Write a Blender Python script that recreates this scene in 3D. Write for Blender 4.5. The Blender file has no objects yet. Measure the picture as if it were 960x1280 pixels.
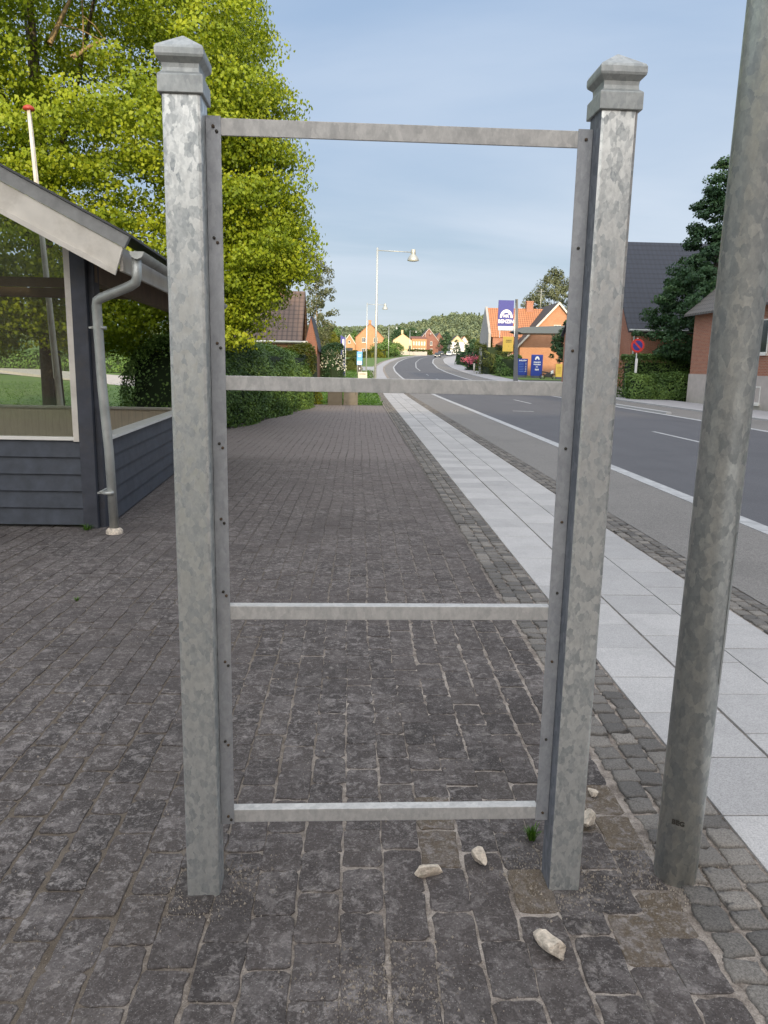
import bpy, bmesh, math, random
import numpy as np
from mathutils import Vector, Matrix
random.seed(7); rng = np.random.default_rng(7)
S = bpy.context.scene; C = S.collection
R = math.radians
# ------------------------------------------------------------------ terrain profile
def tz(Y):
    if Y < 50: return 0.0
    if Y < 110: return .00023*(Y-50)**2
    if Y < 420: return .828+.0276*(Y-110)
    return 9.384+.012*(min(Y, 900)-420)
SH = [(-100,0),(0,0),(40,.1),(60,.3),(85,.6),(110,1.0),(127,1.6),(145,2.9),(160,4.0),(190,7.0),(205,8.8),(228,12.3),(260,19),(300,30)]
def shift(Y):
    if Y >= 300: return 30+(Y-300)*.3
    for (a, b), (c, d) in zip(SH, SH[1:]):
        if a <= Y <= c:
            return b+(d-b)*(Y-a)/(c-a)
    return 0
# ------------------------------------------------------------------ node helpers
def mat(name):
    m = bpy.data.materials.new(name); m.use_nodes = True
    nt = m.node_tree; b = nt.nodes['Principled BSDF']
    return m, nt, b
def nd(nt, t, **k):
    n = nt.nodes.new(t)
    for a, v in k.items():
        if a.startswith('i_'):
            key = a[2:]
            n.inputs[int(key) if key.isdigit() else key].default_value = v
        else: setattr(n, a, v)
    return n
def rgb(c): return (c[0], c[1], c[2], 1)
def coords(nt, scale=(1,1,1), kind='Object'):
    t = nd(nt, 'ShaderNodeTexCoord'); mp = nd(nt, 'ShaderNodeMapping'); mp.inputs['Scale'].default_value = scale
    nt.links.new(t.outputs[kind], mp.inputs['Vector']); return mp.outputs['Vector']
def noise(nt, vec, scale, detail=4, rough=.55, dist=0):
    n = nd(nt, 'ShaderNodeTexNoise'); n.inputs['Scale'].default_value = scale; n.inputs['Detail'].default_value = detail
    n.inputs['Roughness'].default_value = rough; n.inputs['Distortion'].default_value = dist
    nt.links.new(vec, n.inputs['Vector']); return n.outputs['Fac']
def ramp(nt, fac, stops, interp='LINEAR'):
    r = nd(nt, 'ShaderNodeValToRGB'); e = r.color_ramp.elements; r.color_ramp.interpolation = interp
    while len(e) < len(stops): e.new(.5)
    for x, (p, c) in zip(e, stops):
        x.position = p; x.color = rgb(c) if isinstance(c, (tuple, list)) else (c, c, c, 1)
    nt.links.new(fac, r.inputs['Fac']); return r.outputs['Color']
def mix(nt, fac, a, b, mode='MIX'):
    m = nd(nt, 'ShaderNodeMix', data_type='RGBA', blend_type=mode)
    for s, v in ((m.inputs[0], fac), (m.inputs[6], a), (m.inputs[7], b)):
        if hasattr(v, 'links') or isinstance(v, bpy.types.NodeSocket): nt.links.new(v, s)
        else: s.default_value = v if isinstance(v, (int, float)) else rgb(v)
    return m.outputs[2]
def math_(nt, op, a, b=0.0):
    m = nd(nt, 'ShaderNodeMath', operation=op)
    for i, v in ((0, a), (1, b)):
        if isinstance(v, bpy.types.NodeSocket): nt.links.new(v, m.inputs[i])
        else: m.inputs[i].default_value = v
    return m.outputs[0]
def bump(nt, b, h, strength=.3, dist=.01):
    n = nd(nt, 'ShaderNodeBump'); n.inputs['Strength'].default_value = strength; n.inputs['Distance'].default_value = dist
    nt.links.new(h, n.inputs['Height']); nt.links.new(n.outputs['Normal'], b.inputs['Normal'])
def attr(nt, name='shade'):
    a = nd(nt, 'ShaderNodeAttribute'); a.attribute_name = name; return a.outputs['Fac']
M = {}
def simple(key, col, rough=.6, metal=0., var=.15, scale=8., bmp=.15, dirt=None, spec=.5):
    m, nt, b = mat(key); v = coords(nt)
    n = noise(nt, v, scale, 6)
    lo = tuple(c*(1-var) for c in col); hi = tuple(min(1, c*(1+var)) for c in col)
    c = ramp(nt, n, [(.3, lo), (.7, hi)])
    if dirt:
        d = noise(nt, v, scale*.35, 8, .7); c = mix(nt, ramp(nt, d, [(.5, 0.), (.72, .7)]), c, dirt)
    nt.links.new(c, b.inputs['Base Color'])
    b.inputs['Roughness'].default_value = rough; b.inputs['Metallic'].default_value = metal
    b.inputs['Specular IOR Level'].default_value = spec
    if bmp: bump(nt, b, noise(nt, v, scale*6, 4), bmp, .004)
    M[key] = m; return m
# galvanised steel with spangle
def galv(key, scale, tint_hi, tint_lo, metal=.35, rough=.5, stretch=(1,1,.6), contrast=1.):
    m, nt, b = mat(key); v = coords(nt, stretch)
    nz = nd(nt, 'ShaderNodeTexNoise'); nz.inputs['Scale'].default_value = scale*1.3; nz.inputs['Detail'].default_value = 5; nz.inputs['Roughness'].default_value = .6
    nt.links.new(v, nz.inputs['Vector'])
    add = nd(nt, 'ShaderNodeVectorMath', operation='MULTIPLY_ADD')
    nt.links.new(nz.outputs['Color'], add.inputs[0]); add.inputs[1].default_value = (.034*28/scale,)*3; nt.links.new(v, add.inputs[2])
    vo = nd(nt, 'ShaderNodeTexVoronoi'); vo.inputs['Scale'].default_value = scale; nt.links.new(add.outputs[0], vo.inputs['Vector'])
    vo2 = nd(nt, 'ShaderNodeTexVoronoi'); vo2.inputs['Scale'].default_value = scale*2.3; nt.links.new(add.outputs[0], vo2.inputs['Vector'])
    sp = nd(nt, 'ShaderNodeSeparateColor'); nt.links.new(vo.outputs['Color'], sp.inputs[0])
    sp2 = nd(nt, 'ShaderNodeSeparateColor'); nt.links.new(vo2.outputs['Color'], sp2.inputs[0])
    big = noise(nt, v, 5, 5, .6)
    f = math_(nt, 'ADD', math_(nt, 'MULTIPLY', sp.outputs[0], .55*contrast), math_(nt, 'MULTIPLY', sp2.outputs[1], .22*contrast))
    f = math_(nt, 'ADD', f, math_(nt, 'MULTIPLY', big, .30))
    c = ramp(nt, f, [(.12, tint_lo), (.48, tuple((a+b_)/2 for a, b_ in zip(tint_lo, tint_hi))), (.82, tint_hi)])
    # pale corrosion bloom
    st = noise(nt, coords(nt, (14, 14, 2.2)), 2.0, 8, .7)
    c = mix(nt, ramp(nt, st, [(.55, 0.), (.78, .30)]), c, (.62, .60, .56))
    c = mix(nt, ramp(nt, noise(nt, v, 60, 6, .7), [(.35, .25), (.6, 0.)]), c, (.16, .165, .16))
    nt.links.new(c, b.inputs['Base Color'])
    b.inputs['Metallic'].default_value = metal
    rr = ramp(nt, f, [(.2, rough+.12), (.9, rough-.1)]); nt.links.new(rr, b.inputs['Roughness'])
    bump(nt, b, noise(nt, v, 90, 5), .12, .002)
    M[key] = m
galv('galv_post', 68, (.70,.715,.685), (.33,.355,.36), metal=.70, rough=.44, contrast=1.25)
galv('galv_inner_shaded', 60, (.24,.25,.27), (.12,.13,.15), metal=.3, rough=.6, contrast=.7)  # darker copy of the post zinc, with shade painted into its colour
galv('galv_upright', 60, (.52,.525,.53), (.32,.33,.345), metal=.45, rough=.5, contrast=.4)
galv('galv_cap', 60, (.58,.59,.56), (.36,.38,.375), metal=.6, rough=.5, contrast=.5)
galv('galv_bar', 40, (.68,.66,.62), (.46,.45,.43), metal=.45, rough=.6, contrast=.5)
galv('galv_pole', 46, (.80,.81,.75), (.42,.45,.45), metal=.65, rough=.40, contrast=1.)
simple('bolt', (.06,.055,.045), .6, .5)
simple('rust_bolt', (.10,.07,.045), .7, .3)
simple('black', (.02,.02,.022), .5)
simple('dark_metal', (.10,.11,.13), .45, .5)
simple('cream_paint', (.60,.56,.49), .6, var=.1, dirt=(.35,.31,.25), scale=5)
simple('white_paint', (.72,.70,.64), .55, var=.06)
simple('zinc', (.44,.45,.42), .45, .45, var=.15, scale=5, dirt=(.2,.2,.19))
simple('pole_grey', (.11,.115,.12), .7)
simple('felt', (.075,.077,.08), .85, scale=30)
simple('grey_trim', (.24,.24,.23), .7, scale=12)
simple('blue_sign', (.03,.035,.22), .6, var=.05)
simple('blue_bright', (.008,.035,.26), .6, var=.05)
simple('cyan_sign', (.02,.28,.72), .4, var=.06)
simple('yellow_sign', (.75,.50,.08), .45, var=.06)
simple('sign_white', (.78,.78,.76), .45, var=.04)
simple('red_sign', (.55,.04,.03), .4, var=.05)
simple('red_ball', (.38,.05,.03), .5)
simple('bark', (.085,.068,.05), .9, var=.4, scale=12, bmp=.8)
simple('bark_light', (.28,.20,.10), .85, var=.3, scale=12, bmp=.6)
simple('orange_wall', (.44,.23,.12), .8, var=.12, scale=2)
simple('yellow_wall', (.60,.48,.29), .8, var=.08, scale=2)
simple('grey_wall', (.34,.33,.31), .8, var=.1, scale=2)
simple('plinth', (.46,.41,.37), .85, var=.1, scale=3, dirt=(.33,.29,.25))
simple('car_dark', (.03,.034,.04), .3, .4, bmp=0); simple('car_white', (.7,.7,.7), .3, bmp=0); simple('car_silver', (.35,.36,.38), .3, .5, bmp=0)
simple('tyre', (.02,.02,.02), .8); simple('car_glass', (.03,.04,.05), .12, bmp=0); simple('lamp_lit', (.8,.8,.75), .3, bmp=0)
simple('concrete', (.58,.50,.40), .9, var=.5, scale=40, bmp=1., dirt=(.26,.20,.15))
simple('cabinet_dark', (.045,.040,.034), .7, scale=5); simple('cabinet_light', (.125,.112,.095), .7, scale=5)
simple('dark_roof', (.055,.05,.048), .75, scale=6)
simple('gravel', (.42,.38,.33), .95, var=.15, scale=3)
def window_glass():
    m, nt, b = mat('window_glass'); b.inputs['Base Color'].default_value = (.03,.035,.04,1); b.inputs['Roughness'].default_value = .08
    b.inputs['Specular IOR Level'].default_value = .9; M['window_glass'] = m
    m, nt, b = mat('clear_glass')
    g = nd(nt, 'ShaderNodeBsdfGlossy'); g.inputs['Roughness'].default_value = .03; g.inputs['Color'].default_value = (.9,.9,.9,1)
    t = nd(nt, 'ShaderNodeBsdfTransparent'); t.inputs['Color'].default_value = (.90,.92,.88,1)
    fr = nd(nt, 'ShaderNodeFresnel'); fr.inputs['IOR'].default_value = 1.5
    f2 = math_(nt, 'MULTIPLY', fr.outputs[0], 1.1)
    ms = nd(nt, 'ShaderNodeMixShader'); nt.links.new(f2, ms.inputs[0]); nt.links.new(t.outputs[0], ms.inputs[1]); nt.links.new(g.outputs[0], ms.inputs[2])
    # light dust film
    d = nd(nt, 'ShaderNodeBsdfDiffuse'); d.inputs['Color'].default_value = (.3,.3,.27,1)
    ms2 = nd(nt, 'ShaderNodeMixShader'); nt.links.new(math_(nt, 'MULTIPLY', noise(nt, coords(nt, (1,1,.4)), 6, 5), .10), ms2.inputs[0])
    nt.links.new(ms.outputs[0], ms2.inputs[1]); nt.links.new(d.outputs[0], ms2.inputs[2])
    nt.links.new(ms2.outputs[0], nt.nodes['Material Output'].inputs['Surface']); M['clear_glass'] = m
window_glass()
def brick(key, c1, c2, mortar, scale=1.0, kind='Object', rot=None):
    m, nt, b = mat(key)
    t = nd(nt, 'ShaderNodeTexCoord'); sp = nd(nt, 'ShaderNodeSeparateXYZ'); nt.links.new(t.outputs['Object'], sp.inputs[0])
    cb = nd(nt, 'ShaderNodeCombineXYZ'); nt.links.new(math_(nt, 'ADD', sp.outputs[0], sp.outputs[1]), cb.inputs[0]); nt.links.new(sp.outputs[2], cb.inputs[1])
    br = nd(nt, 'ShaderNodeTexBrick'); br.inputs['Scale'].default_value = 1/scale
    br.inputs['Brick Width'].default_value = .24; br.inputs['Row Height'].default_value = .067; br.inputs['Mortar Size'].default_value = .008
    br.inputs['Color1'].default_value = rgb(c1); br.inputs['Color2'].default_value = rgb(c2); br.inputs['Mortar'].default_value = rgb(mortar)
    nt.links.new(cb.outputs[0], br.inputs['Vector'])
    v = coords(nt); c = mix(nt, ramp(nt, noise(nt, v, 1.2, 5), [(.35, .0), (.7, .35)]), br.outputs['Color'], tuple(x*.6 for x in c1))
    nt.links.new(c, b.inputs['Base Color']); b.inputs['Roughness'].default_value = .88
    bump(nt, b, br.outputs['Fac'], -.3, .01); M[key] = m
brick('brick_red', (.40,.15,.075), (.31,.10,.052), (.40,.32,.26))
brick('brick_orange', (.46,.21,.105), (.40,.17,.085), (.45,.30,.2))
brick('brick_brown', (.26,.10,.07), (.22,.085,.06), (.25,.18,.15))
def tiles(key, col, w=.3, hgt=.36, dark=.35, vmin=.55):
    m, nt, b = mat(key)
    t = nd(nt, 'ShaderNodeTexCoord'); sp = nd(nt, 'ShaderNodeSeparateXYZ'); nt.links.new(t.outputs['UV'], sp.inputs[0])
    row = math_(nt, 'FRACT', math_(nt, 'DIVIDE', sp.outputs[1], hgt))
    col_ = math_(nt, 'SINE', math_(nt, 'MULTIPLY', sp.outputs[0], 2*math.pi/w))
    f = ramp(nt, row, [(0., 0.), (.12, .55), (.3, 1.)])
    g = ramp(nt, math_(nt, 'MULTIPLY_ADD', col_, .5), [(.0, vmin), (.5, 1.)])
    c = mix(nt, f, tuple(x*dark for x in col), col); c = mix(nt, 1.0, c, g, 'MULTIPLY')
    c = mix(nt, ramp(nt, noise(nt, coords(nt), 1.5, 5), [(.4, 0.), (.7, .35)]), c, tuple(x*.55 for x in col))
    nt.links.new(c, b.inputs['Base Color']); b.inputs['Roughness'].default_value = .6
    h = math_(nt, 'ADD', math_(nt, 'MULTIPLY', row, 1.), math_(nt, 'MULTIPLY', col_, .3)); bump(nt, b, h, .7, .03); M[key] = m
tiles('tiles_slate', (.026,.031,.046), .3, .42, .22, .8); tiles('tiles_brown', (.13,.085,.065)); tiles('tiles_orange', (.46,.19,.085)); tiles('tiles_red', (.30,.11,.06)); tiles('tiles_grey', (.13,.115,.10))
# painted boards
def boards(key, col, axis, pitch, gap=.03, rough=.6):
    m, nt, b = mat(key); t = nd(nt, 'ShaderNodeTexCoord'); sp = nd(nt, 'ShaderNodeSeparateXYZ'); nt.links.new(t.outputs['Object'], sp.inputs[0])
    a = sp.outputs[axis]; fr = math_(nt, 'FRACT', math_(nt, 'DIVIDE', a, pitch))
    f = ramp(nt, fr, [(0., 0.), (gap, 1.)]); v = coords(nt, (6,6,1) if axis == 0 else (1,1,6))
    c = mix(nt, noise(nt, v, 6, 6), tuple(x*.8 for x in col), tuple(x*1.2 for x in col))
    c = mix(nt, f, tuple(x*.3 for x in col), c); nt.links.new(c, b.inputs['Base Color']); b.inputs['Roughness'].default_value = rough
    bump(nt, b, f, .4, .01); M[key] = m
boards('boards_beige', (.62,.52,.40), 0, .11)
simple('navy', (.042,.050,.064), .6, var=.3, scale=7, bmp=.3, dirt=(.05,.055,.065))
simple('navy_post', (.042,.046,.058), .65, var=.25, scale=7, bmp=.4, dirt=(.07,.06,.05))
simple('brown_beam', (.16,.11,.07), .7, var=.2, scale=5)
# ------------------------------------------------------------------ ground materials
def m_paver():
    m, nt, b = mat('paver'); v = coords(nt)
    sh = attr(nt)
    c = ramp(nt, sh, [(0., (.046,.040,.037)), (.35, (.058,.050,.046)), (.7, (.068,.058,.053)), (.95, (.076,.065,.058)), (1., (.11,.085,.058))])
    c = mix(nt, ramp(nt, noise(nt, v, .7, 5, .6), [(.42, 0.), (.68, .45)]), c, (.105,.090,.085))
    sxy = nd(nt, 'ShaderNodeSeparateXYZ'); nt.links.new(v, sxy.inputs[0])
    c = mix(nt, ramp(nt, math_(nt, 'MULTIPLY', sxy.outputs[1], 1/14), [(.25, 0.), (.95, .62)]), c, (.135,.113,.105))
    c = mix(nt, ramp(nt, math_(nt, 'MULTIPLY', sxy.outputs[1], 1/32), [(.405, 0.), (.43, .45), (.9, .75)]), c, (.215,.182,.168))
    # lichen rosettes
    w = nd(nt, 'ShaderNodeTexNoise'); w.inputs['Scale'].default_value = 40; w.inputs['Detail'].default_value = 4; nt.links.new(v, w.inputs['Vector'])
    va = nd(nt, 'ShaderNodeVectorMath', operation='MULTIPLY_ADD'); nt.links.new(w.outputs['Color'], va.inputs[0]); va.inputs[1].default_value = (.03,.03,.03); nt.links.new(v, va.inputs[2])
    for sc, th, amt, col in ((11, .020, .75, (.26,.235,.205)), (26, .010, .7, (.29,.26,.235)), (6.5, .034, .6, (.21,.19,.17))):
        vo = nd(nt, 'ShaderNodeTexVoronoi'); vo.inputs['Scale'].default_value = sc; vo.inputs['Randomness'].default_value = 1; nt.links.new(va.outputs[0], vo.inputs['Vector'])
        spv = nd(nt, 'ShaderNodeSeparateColor'); nt.links.new(vo.outputs['Color'], spv.inputs[0])
        rad = math_(nt, 'MULTIPLY', spv.outputs[0], th*sc*1.5)
        d = math_(nt, 'SUBTRACT', rad, vo.outputs['Distance'])
        pres = math_(nt, 'GREATER_THAN', spv.outputs[1], .42)
        mask = math_(nt, 'MULTIPLY', ramp(nt, d, [(0., 0.), (.12, 1.)]), pres)
        mask = math_(nt, 'MULTIPLY', mask, ramp(nt, noise(nt, v, 55, 5, .75), [(.38, .1), (.62, 1.)]))
        mask = math_(nt, 'MULTIPLY', mask, ramp(nt, noise(nt, v, 1.6, 4, .6), [(.38, .15), (.6, 1.)]))
        c = mix(nt, math_(nt, 'MULTIPLY', mask, amt), c, col)
    for sc, lo_, hi_, amt, col in ((7, .50, .58, .45, (.185,.165,.155)), (22, .53, .60, .62, (.25,.225,.21)), (55, .54, .62, .55, (.26,.24,.225)), (13, .54, .66, .28, (.035,.034,.034))):
        mk = ramp(nt, noise(nt, v, sc, 6, .72, .6), [(lo_, 0.), (hi_, 1.)])
        mk = math_(nt, 'MULTIPLY', mk, ramp(nt, noise(nt, v, 1.1, 4, .6), [(.35, .25), (.6, 1.)]))
        c = mix(nt, math_(nt, 'MULTIPLY', mk, amt), c, col)
    # pale grit speckle
    vs = nd(nt, 'ShaderNodeTexVoronoi'); vs.inputs['Scale'].default_value = 240; nt.links.new(v, vs.inputs['Vector'])
    s2 = nd(nt, 'ShaderNodeSeparateColor'); nt.links.new(vs.outputs['Color'], s2.inputs[0])
    g = math_(nt, 'MULTIPLY', math_(nt, 'GREATER_THAN', s2.outputs[0], .86), ramp(nt, vs.outputs['Distance'], [(.15, 1.), (.42, 0.)]))
    c = mix(nt, math_(nt, 'MULTIPLY', g, .5), c, (.40,.38,.36))
    c = mix(nt, 1., c, ramp(nt, noise(nt, v, 120, 5, .7), [(.3, .65), (.7, 1.35)]), 'MULTIPLY')
    nt.links.new(c, b.inputs['Base Color']); b.inputs['Roughness'].default_value = .9; b.inputs['Specular IOR Level'].default_value = .25
    bump(nt, b, noise(nt, v, 160, 6, .75), .4, .003); M['paver'] = m
m_paver()
def m_joint():
    m, nt, b = mat('joint_sand'); v = coords(nt)
    n = noise(nt, v, 9, 8, .78)
    c = ramp(nt, n, [(.35, (.08,.064,.052)), (.47, (.20,.168,.14)), (.60, (.36,.315,.27))])
    sx3 = nd(nt, 'ShaderNodeSeparateXYZ'); nt.links.new(v, sx3.inputs[0])
    lf = math_(nt, 'MULTIPLY', math_(nt, 'LESS_THAN', sx3.outputs[0], 1.02), ramp(nt, math_(nt, 'ADD', math_(nt, 'MULTIPLY', sx3.outputs[0], -.5), math_(nt, 'MULTIPLY', noise(nt, v, 1.2, 3), .8)), [(.35, 0.), (.8, .85)]))
    c = mix(nt, lf, c, (.085,.065,.045))
    fy = ramp(nt, math_(nt, 'MULTIPLY', sx3.outputs[1], .1), [(.42, 0.), (.8, .8)]); c = mix(nt, math_(nt, 'MULTIPLY', fy, math_(nt, 'LESS_THAN', sx3.outputs[0], 1.09)), c, (.062,.054,.05)); c = mix(nt, ramp(nt, noise(nt, v, 3.3, 4), [(.62, 0.), (.75, .5)]), c, (.06,.055,.032))
    c = mix(nt, 1., c, ramp(nt, noise(nt, v, 220, 4, .7), [(.3, .6), (.7, 1.4)]), 'MULTIPLY')
    nt.links.new(c, b.inputs['Base Color']); b.inputs['Roughness'].default_value = .95; bump(nt, b, noise(nt, v, 200, 4), .8, .005); M['joint_sand'] = m
m_joint()
def m_granite(key, lo, hi, speck=.5):
    m, nt, b = mat(key); v = coords(nt); sh = attr(nt)
    c = ramp(nt, sh, [(0., lo), (1., hi)])
    c = mix(nt, 1., c, ramp(nt, noise(nt, v, 150, 5, .8), [(.35, 1-speck), (.5, 1.), (.66, 1+speck)]), 'MULTIPLY')
    c = mix(nt, ramp(nt, noise(nt, v, 3, 6, .65), [(.45, 0.), (.75, .30)]), c, tuple(x*.6 for x in lo))
    nt.links.new(c, b.inputs['Base Color']); b.inputs['Roughness'].default_value = .8; b.inputs['Specular IOR Level'].default_value = .3
    bump(nt, b, noise(nt, v, 140, 5, .7), .3, .003); M[key] = m
m_granite('slab', (.345,.335,.325), (.44,.425,.41), .3)
m_granite('cobble', (.10,.093,.085), (.22,.20,.175), .5)
def m_asphalt(key, col, sc=170, agg=.5):
    m, nt, b = mat(key); v = coords(nt)
    vo = nd(nt, 'ShaderNodeTexVoronoi'); vo.inputs['Scale'].default_value = sc; nt.links.new(v, vo.inputs['Vector'])
    s = nd(nt, 'ShaderNodeSeparateColor'); nt.links.new(vo.outputs['Color'], s.inputs[0])
    c = mix(nt, math_(nt, 'MULTIPLY', s.outputs[0], agg), tuple(x*.75 for x in col), tuple(x*1.9 for x in col))
    c = mix(nt, ramp(nt, noise(nt, coords(nt, (1, .12, 1)), 1.3, 6, .6), [(.4, 0.), (.7, .35)]), c, tuple(x*1.35 for x in col))
    c = mix(nt, ramp(nt, noise(nt, v, .5, 5, .6), [(.5, 0.), (.7, .3)]), c, tuple(x*.6 for x in col))
    nt.links.new(c, b.inputs['Base Color']); b.inputs['Roughness'].default_value = .82; b.inputs['Specular IOR Level'].default_value = .35
    bump(nt, b, noise(nt, v, 260, 3), .4, .004); M[key] = m
m_asphalt('asphalt_road', (.092,.091,.096)); m_asphalt('asphalt_cycle', (.16,.15,.138), 120, .7)
simple('marking', (.40,.40,.395), .7, var=.2, scale=9, dirt=(.22,.22,.22)); simple('far_paving', (.34,.33,.33), .85, var=.12, scale=1.5)
simple('kerbstone', (.40,.395,.385), .8, var=.15, scale=20)
def m_grass(key, a, b_):
    m, nt, b = mat(key); v = coords(nt); n = noise(nt, v, .35, 8, .7)
    c = ramp(nt, n, [(.35, a), (.65, b_)]); c = mix(nt, 1., c, ramp(nt, noise(nt, v, 9, 6, .8), [(.3, .6), (.7, 1.4)]), 'MULTIPLY')
    nt.links.new(c, b.inputs['Base Color']); b.inputs['Roughness'].default_value = .9; bump(nt, b, noise(nt, v, 30, 5), .6, .05); M[key] = m
m_grass('lawn', (.065,.125,.02), (.12,.19,.035)); m_grass('hill_ground', (.03,.045,.012), (.06,.08,.02))
def m_leaf(key, stops, transl=.3, rough=.55):
    m, nt, b = mat(key); sh = attr(nt); c = ramp(nt, sh, stops)
    nt.links.new(c, b.inputs['Base Color']); b.inputs['Roughness'].default_value = rough; b.inputs['Specular IOR Level'].default_value = .3
    t = nd(nt, 'ShaderNodeBsdfTranslucent'); nt.links.new(mix(nt, 1., c, (1.5,1.4,.5), 'MULTIPLY'), t.inputs['Color'])
    ms = nd(nt, 'ShaderNodeMixShader'); ms.inputs[0].default_value = transl
    nt.links.new(b.outputs[0], ms.inputs[1]); nt.links.new(t.outputs[0], ms.inputs[2]); nt.links.new(ms.outputs[0], nt.nodes['Material Output'].inputs['Surface']); M[key] = m
m_leaf('leaf_linden', [(0., (.085,.14,.008)), (.5, (.22,.29,.016)), (1., (.37,.41,.024))])
m_leaf('leaf_hedge', [(0., (.05,.10,.025)), (.6, (.11,.19,.05)), (1., (.19,.29,.07))], .2)
m_leaf('leaf_dark', [(0., (.016,.042,.018)), (.6, (.040,.088,.036)), (1., (.08,.14,.055))], .2)
m_leaf('leaf_silver', [(0., (.07,.085,.045)), (1., (.17,.185,.10))], .2)
m_leaf('leaf_olive', [(0., (.04,.055,.012)), (1., (.12,.14,.03))], .25)
m_leaf('leaf_yellow', [(0., (.07,.09,.01)), (1., (.20,.20,.02))], .3)
m_leaf('leaf_grass', [(0., (.03,.08,.01)), (1., (.10,.20,.03))], .3)
m_leaf('petal_white', [(0., (.6,.6,.55)), (1., (.8,.8,.76))], .2); m_leaf('petal_pink', [(0., (.6,.10,.20)), (1., (.85,.32,.42))], .2)
# ------------------------------------------------------------------ object helpers
def wloc(p):
    v = Vector((0,0,0))
    while p is not None: v = v+p.location; p = p.parent
    return v
def tag(o, label=None, cat=None, group=None, kind=None):
    if label: o['label'] = label
    if cat: o['category'] = cat
    if group: o['group'] = group
    if kind: o['kind'] = kind
    return o
def thing(name, loc, label, cat, group=None):
    o = bpy.data.objects.new(name, None); C.objects.link(o); o.location = loc; o.empty_display_size = .2
    return tag(o, label, cat, group)
def link(name, me, m, parent=None):
    o = bpy.data.objects.new(name, me); C.objects.link(o)
    if m and not me.materials: me.materials.append(M[m] if isinstance(m, str) else m)
    if parent is not None: o.parent = parent
    return o
class MB:
    def __init__(s): s.v = []; s.f = []; s.sh = []; s.uv = None; s.sm = []
    def poly(s, pts, smooth=False):
        k = len(s.v); s.v += [tuple(p) for p in pts]; s.f.append(tuple(range(k, k+len(pts)))); s.sm.append(smooth); return s
    def box(s, x0, x1, y0, y1, z0, z1):
        k = len(s.v); s.v += [(x0,y0,z0),(x1,y0,z0),(x1,y1,z0),(x0,y1,z0),(x0,y0,z1),(x1,y0,z1),(x1,y1,z1),(x0,y1,z1)]
        for f in ((0,3,2,1),(4,5,6,7),(0,1,5,4),(1,2,6,5),(2,3,7,6),(3,0,4,7)): s.f.append(tuple(k+i for i in f)); s.sm.append(False)
        return s
    def prism(s, pts, d):      # polygon extruded by vector d
        d = Vector(d); k = len(s.v); n = len(pts); s.v += [tuple(p) for p in pts]+[tuple(Vector(p)+d) for p in pts]
        s.f.append(tuple(k+i for i in range(n))); s.f.append(tuple(k+n+i for i in reversed(range(n)))); s.sm += [False]*2
        for i in range(n): j = (i+1) % n; s.f.append((k+i, k+n+i, k+n+j, k+j)); s.sm.append(False)
        return s
    def beam(s, a, b, w, h):   # rectangular bar from a to b
        a, b = Vector(a), Vector(b); d = (b-a).normalized(); up = Vector((0,0,1)) if abs(d.z) < .95 else Vector((0,1,0))
        x = d.cross(up).normalized()*w/2; y = x.normalized().cross(d).normalized()*h/2
        return s.prism([a-x-y, a+x-y, a+x+y, a-x+y], b-a)
    def tube(s, pts, rad, n=10, cap=True, smooth=True):
        pts = [Vector(p) for p in pts]; rad = rad if isinstance(rad, (list, tuple)) else [rad]*len(pts); k = len(s.v)
        d0 = (pts[1]-pts[0]).normalized(); x = d0.orthogonal().normalized()
        for i, p in enumerate(pts):
            d = (pts[min(i+1, len(pts)-1)]-pts[max(i-1, 0)]).normalized(); x = (x-d*x.dot(d)).normalized(); y = d.cross(x)
            for j in range(n):
                a = 2*math.pi*j/n; s.v.append(tuple(p+(x*math.cos(a)+y*math.sin(a))*rad[i]))
        for i in range(len(pts)-1):
            for j in range(n):
                s.f.append((k+i*n+j, k+i*n+(j+1) % n, k+(i+1)*n+(j+1) % n, k+(i+1)*n+j)); s.sm.append(smooth)
        if cap:
            s.f.append(tuple(k+j for j in reversed(range(n)))); s.f.append(tuple(k+(len(pts)-1)*n+j for j in range(n))); s.sm += [False]*2
        return s
    def lathe(s, c, prof, n=20, smooth=True):   # prof of (r,z)
        k = len(s.v)
        for r, z in prof:
            for j in range(n): a = 2*math.pi*j/n; s.v.append((c[0]+r*math.cos(a), c[1]+r*math.sin(a), c[2]+z))
        for i in range(len(prof)-1):
            for j in range(n): s.f.append((k+i*n+j, k+i*n+(j+1) % n, k+(i+1)*n+(j+1) % n, k+(i+1)*n+j)); s.sm.append(smooth)
        return s
    def build(s, name, m, parent=None, bevel=0, uvf=None):
        o = wloc(parent); me = bpy.data.meshes.new(name)
        me.from_pydata([(a-o.x, b-o.y, c-o.z) for a, b, c in s.v], [], s.f)
        me.polygons.foreach_set('use_smooth', s.sm)
        if uvf:
            uv = me.uv_layers.new(name='UVMap')
            for p in me.polygons:
                for li in p.loop_indices: uv.data[li].uv = uvf(Vector(s.v[me.loops[li].vertex_index]))
        if s.sh:
            a = me.attributes.new('shade', 'FLOAT', 'POINT'); a.data.foreach_set('value', s.sh)
        bm = bmesh.new(); bm.from_mesh(me); bmesh.ops.recalc_face_normals(bm, faces=bm.faces)
        if bevel:
            bmesh.ops.remove_doubles(bm, verts=bm.verts, dist=1e-5)
            es = [e for e in bm.edges if len(e.link_faces) == 2 and e.calc_face_angle(0) > .5]
            bmesh.ops.bevel(bm, geom=es, offset=bevel, segments=2, profile=.6, affect='EDGES')
        bm.to_mesh(me); bm.free()
        return link(name, me, m, parent)
def struct(o): o['kind'] = 'structure'; return o
def copy_tree(o, parent=None):
    c = o.copy(); C.objects.link(c)
    if parent is not None: c.parent = parent
    for ch in [x for x in KIDS.get(o.name, [])] or list(o.children): copy_tree(ch, c)
    return c
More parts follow.
